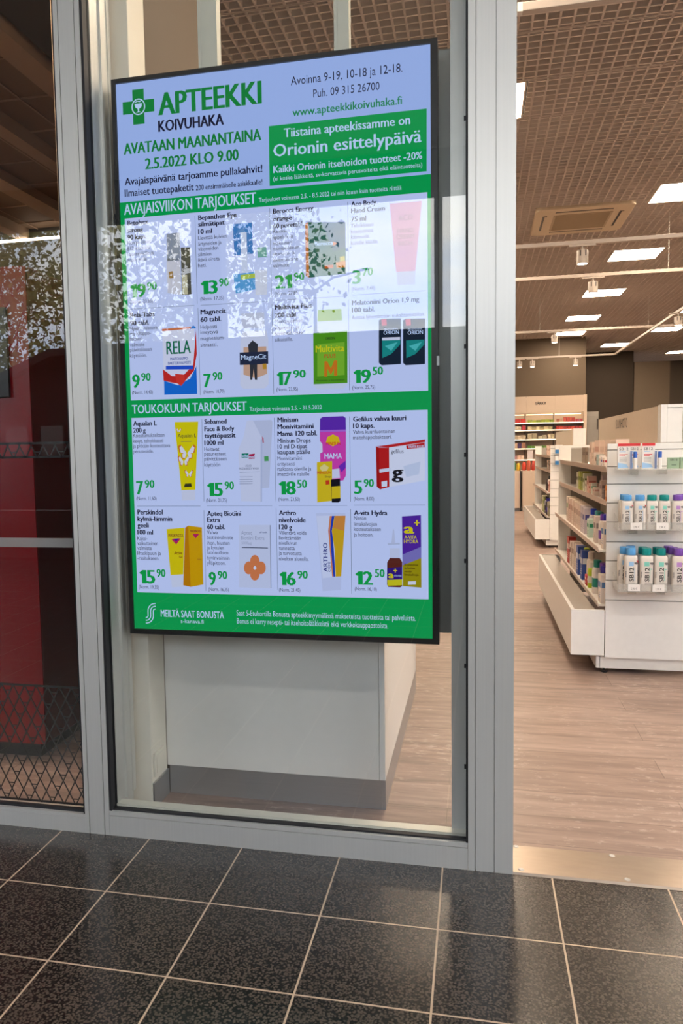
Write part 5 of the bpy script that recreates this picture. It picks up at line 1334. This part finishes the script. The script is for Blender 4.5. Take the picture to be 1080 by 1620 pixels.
def row(shelf, z, xf, items, side='l'):
    """items: kind, y, width along the aisle, depth, height, colour 1, colour 2, description, set-back"""
    for i, it in enumerate(items):
        kind, y, w, d, h, c1, c2, desc = it[:8]; sb = it[8] if len(it) > 8 else 0.0
        (carton if kind == 'c' else flask)(xf + sb, y, w, d, z, h, c1, c2, '%s, %s from doorway, %s' % (desc, ORD[i], shelf), 'goods on the ' + shelf)
# top side shelf (z 1.072)
row('top dental shelf', 1.0725, 1.985, [
 ('c', 2.42, .055, .03, .060, '#e8dcd0', '#b02838', 'low white carton with red print'), ('c', 2.50, .050, .03, .062, '#ece6e0', '#5a3aa0', 'low white carton with violet print'),
 ('c', 2.58, .050, .03, .070, '#f0e8e0', '#c8b8a8', 'low white carton with beige print'), ('c', 2.66, .060, .035, .075, '#9fb4b0', '#c8d4d0', 'grey green carton'),
 ('f', 2.75, .025, .025, .075, '#8a6a58', '#d8c8b8', 'thin brown bottle'), ('c', 2.82, .080, .05, .085, '#d8c4b4', '#b8a494', 'beige carton'),
 ('c', 2.43, .185, .07, .160, '#ecd4c4', '#dcc0b0', 'tall pale pink carton', .06), ('c', 2.63, .185, .07, .160, '#ecd4c4', '#dcc0b0', 'tall pale pink carton', .06),
 ('c', 2.83, .185, .07, .160, '#ecd4c4', '#dcc0b0', 'tall pale pink carton', .06), ('c', 3.04, .185, .07, .160, '#e8d0c0', '#c89888', 'tall pale pink carton with darker print', .06),
 ('c', 3.29, .10, .07, .150, '#dcc4b4', '#c0a898', 'tall beige carton', .05), ('c', 3.45, .16, .02, .115, '#8c7c6c', '#6c5c50', 'flat grey brown pack', .03)])
MB_ = None
row('second dental shelf', 0.8985, 1.975, [
 ('f', 2.28, .050, .05, .120, '#d07820', '#e8b890', 'orange bottle with pale cap'), ('c', 2.36, .070, .04, .060, '#8a7c78', '#6a5c58', 'low grey carton'), ('c', 2.45, .060, .05, .105, '#d8c0b0', '#9a8078', 'beige carton'),
 ('c', 2.54, .060, .05, .130, '#b8a8a8', '#746478', 'grey mauve carton', .02), ('f', 2.63, .050, .05, .125, '#a89898', '#c8b8b0', 'grey bottle', .02), ('c', 2.72, .060, .05, .055, '#e4d0c0', '#c09080', 'low cream carton'),
 ('c', 2.82, .030, .03, .075, '#e4e0d4', '#2a8a60', 'slim white carton with green print'), ('c', 2.89, .065, .05, .070, '#ddb8a4', '#b05040', 'pink carton with red print'), ('c', 2.98, .060, .05, .110, '#e8c0b0', '#c07868', 'pink carton'),
 ('c', 3.08, .055, .04, .080, '#e8dccc', '#b8a890', 'cream carton'), ('c', 3.17, .070, .05, .120, '#d8dcc0', '#707830', 'pale green carton'), ('c', 3.27, .080, .06, .125, '#9aa038', '#5c6420', 'olive green carton'),
 ('c', 3.38, .080, .06, .128, '#c4c860', '#707c20', 'lime green carton'), ('c', 3.50, .070, .05, .120, '#e8e4d0', '#4a5038', 'white carton with dark green print')])
row('third dental shelf', 0.6535, 1.945, [
 ('c', 2.150, .085, .05, .145, '#e6d8cc', '#3a70a0', 'white carton with blue disc print'), ('f', 2.250, .072, .05, .175, '#e4dcd4', '#2a20a0', 'white bottle with deep blue cap', .01), ('f', 2.345, .072, .05, .170, '#e4dcd4', '#6a40a0', 'white bottle with purple cap', .01),
 ('c', 2.435, .075, .05, .150, '#e6d8cc', '#8a7c78', 'white carton with grey print'), ('f', 2.530, .070, .05, .165, '#e0d8d0', '#108070', 'white bottle with teal cap', .02), ('f', 2.620, .070, .05, .165, '#e0d8d0', '#58b0b8', 'white bottle with pale teal cap', .02),
 ('c', 2.710, .075, .05, .110, '#cfe0d0', '#2f9068', 'white carton with mint print'), ('f', 2.800, .075, .05, .165, '#d8d0d0', '#2040b8', 'white bottle with bright blue cap', .02), ('c', 2.900, .085, .06, .160, '#d4c8cc', '#4a4890', 'lilac white carton with ring print'),
 ('c', 3.005, .085, .06, .165, '#d0c4c8', '#a898a8', 'lilac white carton'), ('c', 3.110, .090, .06, .168, '#e0ccbc', '#c0a090', 'tall cream carton'), ('c', 3.220, .090, .06, .170, '#e4d0c0', '#b89888', 'tall cream carton'),
 ('c', 3.340, .090, .06, .172, '#e4d0c0', '#a88878', 'tall cream carton'), ('c', 3.480, .095, .06, .174, '#e8d4c4', '#c8a898', 'tall cream carton'), ('c', 3.640, .095, .06, .174, '#e4ccbc', '#b88a78', 'tall cream carton'), ('c', 3.800, .095, .06, .176, '#e4d0c0', '#88a078', 'tall cream carton with green foot')])
row('bottom dental shelf', 0.3665, 1.935, [
 ('c', 2.150, .085, .05, .150, '#e6d8cc', '#5a80b0', 'white carton with blue drops'), ('f', 2.250, .070, .05, .180, '#e4dcd4', '#3828a0', 'white bottle with violet blue cap', .01), ('f', 2.340, .070, .05, .185, '#e4dcd4', '#7040a0', 'white bottle with purple cap', .02),
 ('f', 2.430, .072, .05, .190, '#e6dcd2', '#108070', 'white mouthwash bottle with teal cap'), ('f', 2.525, .070, .05, .175, '#e4d8cc', '#48a0b0', 'white bottle with pale blue cap', .02), ('f', 2.620, .060, .05, .150, '#b4c820', '#d8d0c4', 'lime green bottle'),
 ('c', 2.705, .070, .05, .060, '#c03040', '#e8d8cc', 'low red carton'), ('f', 2.800, .085, .05, .185, '#e6dcd0', '#d8ccc0', 'curvy white bottle', .02), ('c', 2.910, .080, .05, .180, '#3050a0', '#d8dce4', 'blue carton with white dots'),
 ('f', 3.010, .070, .05, .185, '#1c7080', '#a0b828', 'teal bottle with lime cap', .02), ('c', 3.110, .085, .05, .185, '#3a58a8', '#e0e0e8', 'blue and white carton'), ('c', 3.220, .085, .05, .182, '#e4d4c8', '#b09888', 'tall white carton'),
 ('c', 3.340, .090, .05, .184, '#e6d8cc', '#a89080', 'tall white carton'), ('c', 3.480, .095, .05, .170, '#d8c8bc', '#602828', 'white carton with dark red print'), ('c', 3.640, .100, .05, .185, '#b03028', '#e0d0c4', 'red carton with white print')])
# second gondola
g2 = 'goods on the farther gondola'
row('top farther gondola shelf', 1.0725, 2.175, [('c', 7.60, .10, .06, .13, '#e8cfc0', '#b08878', 'pink white carton'), ('c', 7.74, .10, .06, .13, '#e8cfc0', '#c09080', 'pink white carton'), ('c', 7.90, .10, .06, .14, '#e4ccbc', '#b08878', 'cream carton'), ('c', 8.08, .10, .06, .13, '#e4ccbc', '#a88070', 'cream carton'), ('c', 8.28, .10, .06, .14, '#e4ccbc', '#b08878', 'cream carton')])
row('second farther gondola shelf', 0.8985, 2.165, [('c', 7.60, .09, .06, .12, '#d8a890', '#b06050', 'salmon carton'), ('c', 7.74, .09, .06, .12, '#e0b8a0', '#b87060', 'salmon carton with pale print'), ('c', 7.90, .09, .06, .12, '#9a8c84', '#685c58', 'grey carton'), ('c', 8.10, .09, .06, .13, '#d8c4b4', '#a08878', 'beige carton')])
row('third farther gondola shelf', 0.6535, 2.140, [('c', 7.58, .08, .05, .13, '#e0b0a0', '#b05048', 'pink carton'), ('f', 7.72, .07, .05, .19, '#e8e0d4', '#383838', 'white pump bottle with dark neck'), ('f', 7.88, .06, .05, .14, '#403838', '#584848', 'dark bottle'), ('f', 8.02, .06, .05, .14, '#4a4040', '#584848', 'dark brown bottle')])
row('bottom farther gondola shelf', 0.3665, 2.130, [('c', 7.56, .11, .06, .175, '#b8b098', '#908870', 'grey beige carton'), ('f', 7.72, .08, .06, .20, '#403c48', '#2828a0', 'dark bottle with blue cap'), ('f', 7.86, .08, .06, .20, '#282828', '#302890', 'black bottle with violet cap'), ('f', 8.02, .08, .06, .21, '#908c98', '#2a2a30', 'grey bottle with black cap'), ('c', 8.18, .11, .06, .20, '#a8b070', '#788040', 'olive carton'), ('c', 8.40, .11, .06, .20, '#d8d4b8', '#a0a878', 'pale green white carton')])
BLU = pal('#2a78b8')
for i, z in enumerate((1.115, 0.985)):
    t = thing('blue_pack', (2.235, 7.44, z), ['small blue and white pack on the upper peg of the farther gondola end', 'small blue and white pack on the lower peg of the farther gondola end'][i], 'pack', 'blue packs on the farther gondola end')
    MB().box(2.195, 2.275, 7.425, 7.465, z, z + 0.045).build('box', BLU, t)
    MB().box(2.195, 2.275, 7.425, 7.465, z + 0.0455, z + 0.10).build('tissue_top', PAPER, t)
    MB().box(2.16, 2.40, 7.40, 7.4795, z - 0.006, z - 0.0005).build('acrylic_ledge', ACRYLIC, t)

# ================================================================== LIT WALL SHELVES WITH PAIN RELIEF SIGN
SY, SX = 15.6, [1.145, 1.746, 2.3476, 2.949, 3.5287]
PEACH = mat('peach laminate', (0.60, 0.48, 0.37), 0.4)
GLOW = emit('shelf strip light', (1.0, 0.80, 0.52), 3.0)
ws = thing('wall_shelving', (2.3, SY + 0.2, 0), 'tall backlit wall shelving with peach header at the far brown wall', 'wall shelving')
for i in range(4): MB().box(SX[i] + 0.003, SX[i + 1] - 0.003, SY - 0.002, SY + 0.02, 1.927, 2.28).build('header_board', PEACH, ws)
MB().text('SÄRKY', (2.533, SY - 0.003, 2.100), UX, UZ, 0.232, 0.055, 2, 0).build('lettering', INK, ws)
MB().box(3.5287, 3.592, SY - 0.004, 16.05, 0, 2.285).build('side_panel', PEACH, ws)
MB().box(1.145, 3.5280, 16.02, 16.05, 0, 2.28).build('back_panel', PEACH, ws)
for i in range(4):
    for j, z in enumerate((1.716, 1.560, 1.363, 1.163, 0.923)):
        s = MB().box(SX[i] + 0.004, SX[i + 1] - 0.004, SY, 16.018, z - 0.022, z - 0.004).build('shelf', PEACH, ws)
        MB().box(SX[i] + 0.004, SX[i + 1] - 0.004, SY - 0.006, SY - 0.0005, z - 0.022, z - 0.002).build('strip_light', GLOW, s)
    MB().box(SX[i] + 0.02, SX[i + 1] - 0.02, SY + 0.30, SY + 0.33, 1.89, 1.905).build('strip_light', GLOW, ws)
for x in SX[1:4]: MB().box(x - 0.010, x + 0.010, SY + 0.385, SY + 0.40, 0.2, 1.92).build('upright', GREYINK, ws)
def wall_row(x0, x1, z, n, hs, cols, desc, shelf, dy=0.03):
    R = random.Random(int(z * 100 + x0 * 10))
    w = (x1 - x0) / n
    for i in range(n):
        h = hs * R.uniform(0.9, 1.1); c = cols[i % len(cols)]
        t = MB().box(x0 + i * w + 0.004, x0 + (i + 1) * w - 0.004, SY + dy, SY + dy + 0.10, z - 0.0035, z - 0.0035 + h)
        tag(t.build('medicine_carton', pal(c)), '%s, %s along, %s' % (desc, ORD[i], shelf), 'carton', 'cartons on the lit wall shelving')
wall_row(2.00, 2.345, 1.716, 3, .085, ['#c82018', '#b82820', '#c83028'], 'red medicine carton', 'top shelf beside glazing post')
wall_row(2.38, 2.93, 1.716, 6, .065, ['#8c9c30', '#98a838', '#7c9028'], 'low green medicine carton', 'top shelf under lettering')
wall_row(3.12, 3.36, 1.716, 4, .105, ['#c05848', '#b84840'], 'salmon red medicine carton', 'top shelf of the end bay')
wall_row(3.37, 3.51, 1.716, 3, .065, ['#a83848', '#a06070'], 'low dark pink medicine carton', 'top shelf beside the end panel')
wall_row(2.98, 3.10, 1.716, 2, .080, ['#a86850', '#c8a088'], 'narrow brown medicine pack', 'top shelf by the bay divider')
wall_row(2.00, 2.25, 1.560, 3, .085, ['#d8c8b0', '#e0d0b8'], 'white medicine carton with dark arrow', 'second shelf beside glazing post')
wall_row(2.26, 2.345, 1.560, 1, .100, ['#b83040'], 'crimson medicine carton', 'second shelf beside glazing post')
wall_row(2.38, 2.90, 1.560, 6, .072, ['#d8c8a0', '#a89c70'], 'cream medicine carton', 'second shelf under lettering')
wall_row(2.97, 3.51, 1.560, 7, .070, ['#b83830', '#c04838', '#a83838'], 'red medicine carton', 'second shelf of the end bay')
wall_row(2.00, 2.345, 1.363, 4, .095, ['#d0c0a8', '#b8a890'], 'white medicine carton', 'third shelf beside glazing post')
wall_row(2.38, 2.58, 1.363, 2, .135, ['#b8ac90', '#a89c80'], 'tall grey green medicine carton', 'third shelf under lettering')
wall_row(2.60, 2.78, 1.363, 2, .080, ['#c8c0a8', '#b0a890'], 'low cream medicine carton', 'third shelf under lettering')
wall_row(2.80, 2.94, 1.363, 2, .110, ['#d8ccb0', '#c8bc98'], 'cream medicine carton with grey window', 'third shelf under lettering')
wall_row(2.00, 2.345, 1.163, 4, .120, ['#a87860', '#c8a890', '#483060'], 'brownish medicine carton', 'fourth shelf beside glazing post')
wall_row(2.38, 2.80, 1.163, 5, .060, ['#4c7c28', '#5c8c30', '#486c28'], 'low dark green medicine carton', 'fourth shelf under lettering')
wall_row(2.00, 2.32, 0.923, 4, .090, ['#e0c4b0', '#b88890', '#d8b0a0'], 'pinkish medicine carton', 'fifth shelf beside glazing post')
wall_row(2.38, 2.50, 0.923, 1, .230, ['#d8d0d0'], 'white pump pack with blue foot', 'fifth shelf under lettering')
# grey fridge beside the wall shelving
fr = thing('medicine_fridge', (3.75, 16.3, 0), 'grey upright fridge with dark handle between the lit shelving and the dark wall', 'fridge')
GF = mat('grey fridge', (0.30, 0.28, 0.25), 0.4)
MB().box(3.65, 3.90, 16.10, 16.6, 0.02, 1.94).build('body', GF, fr, bevel=0.004)
d_ = MB().box(3.655, 3.895, 16.06, 16.098, 0.10, 1.86).build('door', GF, fr, bevel=0.004)
MB().tube([(3.872, 16.045, 1.55), (3.872, 16.045, 1.78)], 0.012, 8).build('handle', BLACK, d_)
MB().box(3.65, 3.90, 16.08, 16.6, 0.0, 0.0195).build('base', BLACK, fr)
# dump bins with bags
BINM = mat('beige bin front', (0.60, 0.48, 0.38), 0.45)
for i, (a, b) in enumerate(((1.55, 2.098), (2.122, 2.62))):
    t = thing('display_bin', ((a + b) / 2, 13.25, 0), ['low white display bin next to the glazing post', 'low white display bin beside the farther gondola'][i], 'display bin', 'low display bins')
    MB().box(a, b, 13.0, 13.5, 0.06, 0.755).build('body', BINM, t)
    MB().box(a + 0.02, b - 0.02, 13.02, 13.48, 0.0, 0.0595).build('base', GREYINK if i == 0 else WHITEM, t)
    MB().box(b - 0.01 if i == 0 else a - 0.0, b + 0.011 if i == 0 else a + 0.012, 12.985, 12.999, 0.0, 0.755).build('gap_shade', BLACK, t)  # black strip standing in for the dark gap between the bins
def bag(x, y, z, w, h, c, label):
    R = random.Random(int(x * 1000)); b = MB()
    prof = [(0.75, z), (0.98, z + h * .15), (1.0, z + h * .4), (0.92, z + h * .7), (0.7, z + h * .9), (0.55, z + h)]
    b.lathe(prof, x, y, 14, 0, w / 2, 0.06, 2.6)
    b.v = [(vx + R.uniform(-.006, .006), vy + R.uniform(-.006, .006), vz + R.uniform(-.004, .004)) for vx, vy, vz in b.v]
    tag(b.build('candy_bag', mat('bag ' + c, c, 0.3), smooth=True), label, 'bag', 'bags on the display bins')
for i, (x, w, h, c, n) in enumerate(((1.90, .10, .15, '#c8b830', 'yellow bag at the edge of the bin next to the glazing post'), (1.985, .065, .17, '#3c8c28', 'green bag on the bin next to the glazing post'), (2.06, .07, .14, '#d8b020', 'orange yellow bag on the bin next to the glazing post'),
        (2.165, .075, .16, '#c04030', 'red bag at the corner of the bin beside the farther gondola'), (2.249, .075, .19, '#c86048', 'salmon bag, second on the bin beside the farther gondola'), (2.333, .075, .18, '#b84030', 'dark red bag, third on the bin beside the farther gondola'), (2.417, .075, .19, '#d08868', 'pale salmon bag, fourth on the bin beside the farther gondola'))):
    bag(x, 13.08, 0.7555, w, h, c, n)
# wall shelving top peeping over the gondola at the far side
wf = thing('far_shelving', (7.4, 12.0, 0), 'white shelving unit far off, its header just showing over the dental gondola', 'shelving unit')
MB().box(4.93, 6.1, 11.0, 11.4, 0.1, 1.9).build('body', PEACH, wf)
MB().box(4.93, 6.1, 10.98, 11.0, 1.62, 1.96).build('header_board', WHITE, wf)
MB().box(4.95, 6.08, 11.02, 11.38, 0, 0.0995).build('base', GREYINK, wf)
# daylight portals in the lobby openings
def portal(x0, x1, z0, z1, y):
    l = bpy.data.lights.new('window_portal', 'AREA'); l.shape = 'RECTANGLE'; l.size = x1 - x0; l.size_y = z1 - z0
    try: l.cycles.is_portal = True
    except Exception: return
    o = bpy.data.objects.new('window_portal', l); COL.objects.link(o); o.location = ((x0 + x1) / 2, y, (z0 + z1) / 2); o.rotation_euler = (math.radians(-90), 0, 0)
portal(-3.0, 4.0, 2.43, 3.78, -6.1)
portal(-7.2, -3.13, 0.55, 3.78, -6.1)
for px, rot in ((7.1, 90), (-8.1, -90)):
    l = bpy.data.lights.new('side_portal', 'AREA'); l.shape = 'RECTANGLE'; l.size = 4.4; l.size_y = 3.4; l.cycles.is_portal = True
    o = bpy.data.objects.new('side_portal', l); COL.objects.link(o); o.location = (px, -3.0, 1.7); o.rotation_euler = (math.radians(90), 0, math.radians(rot))
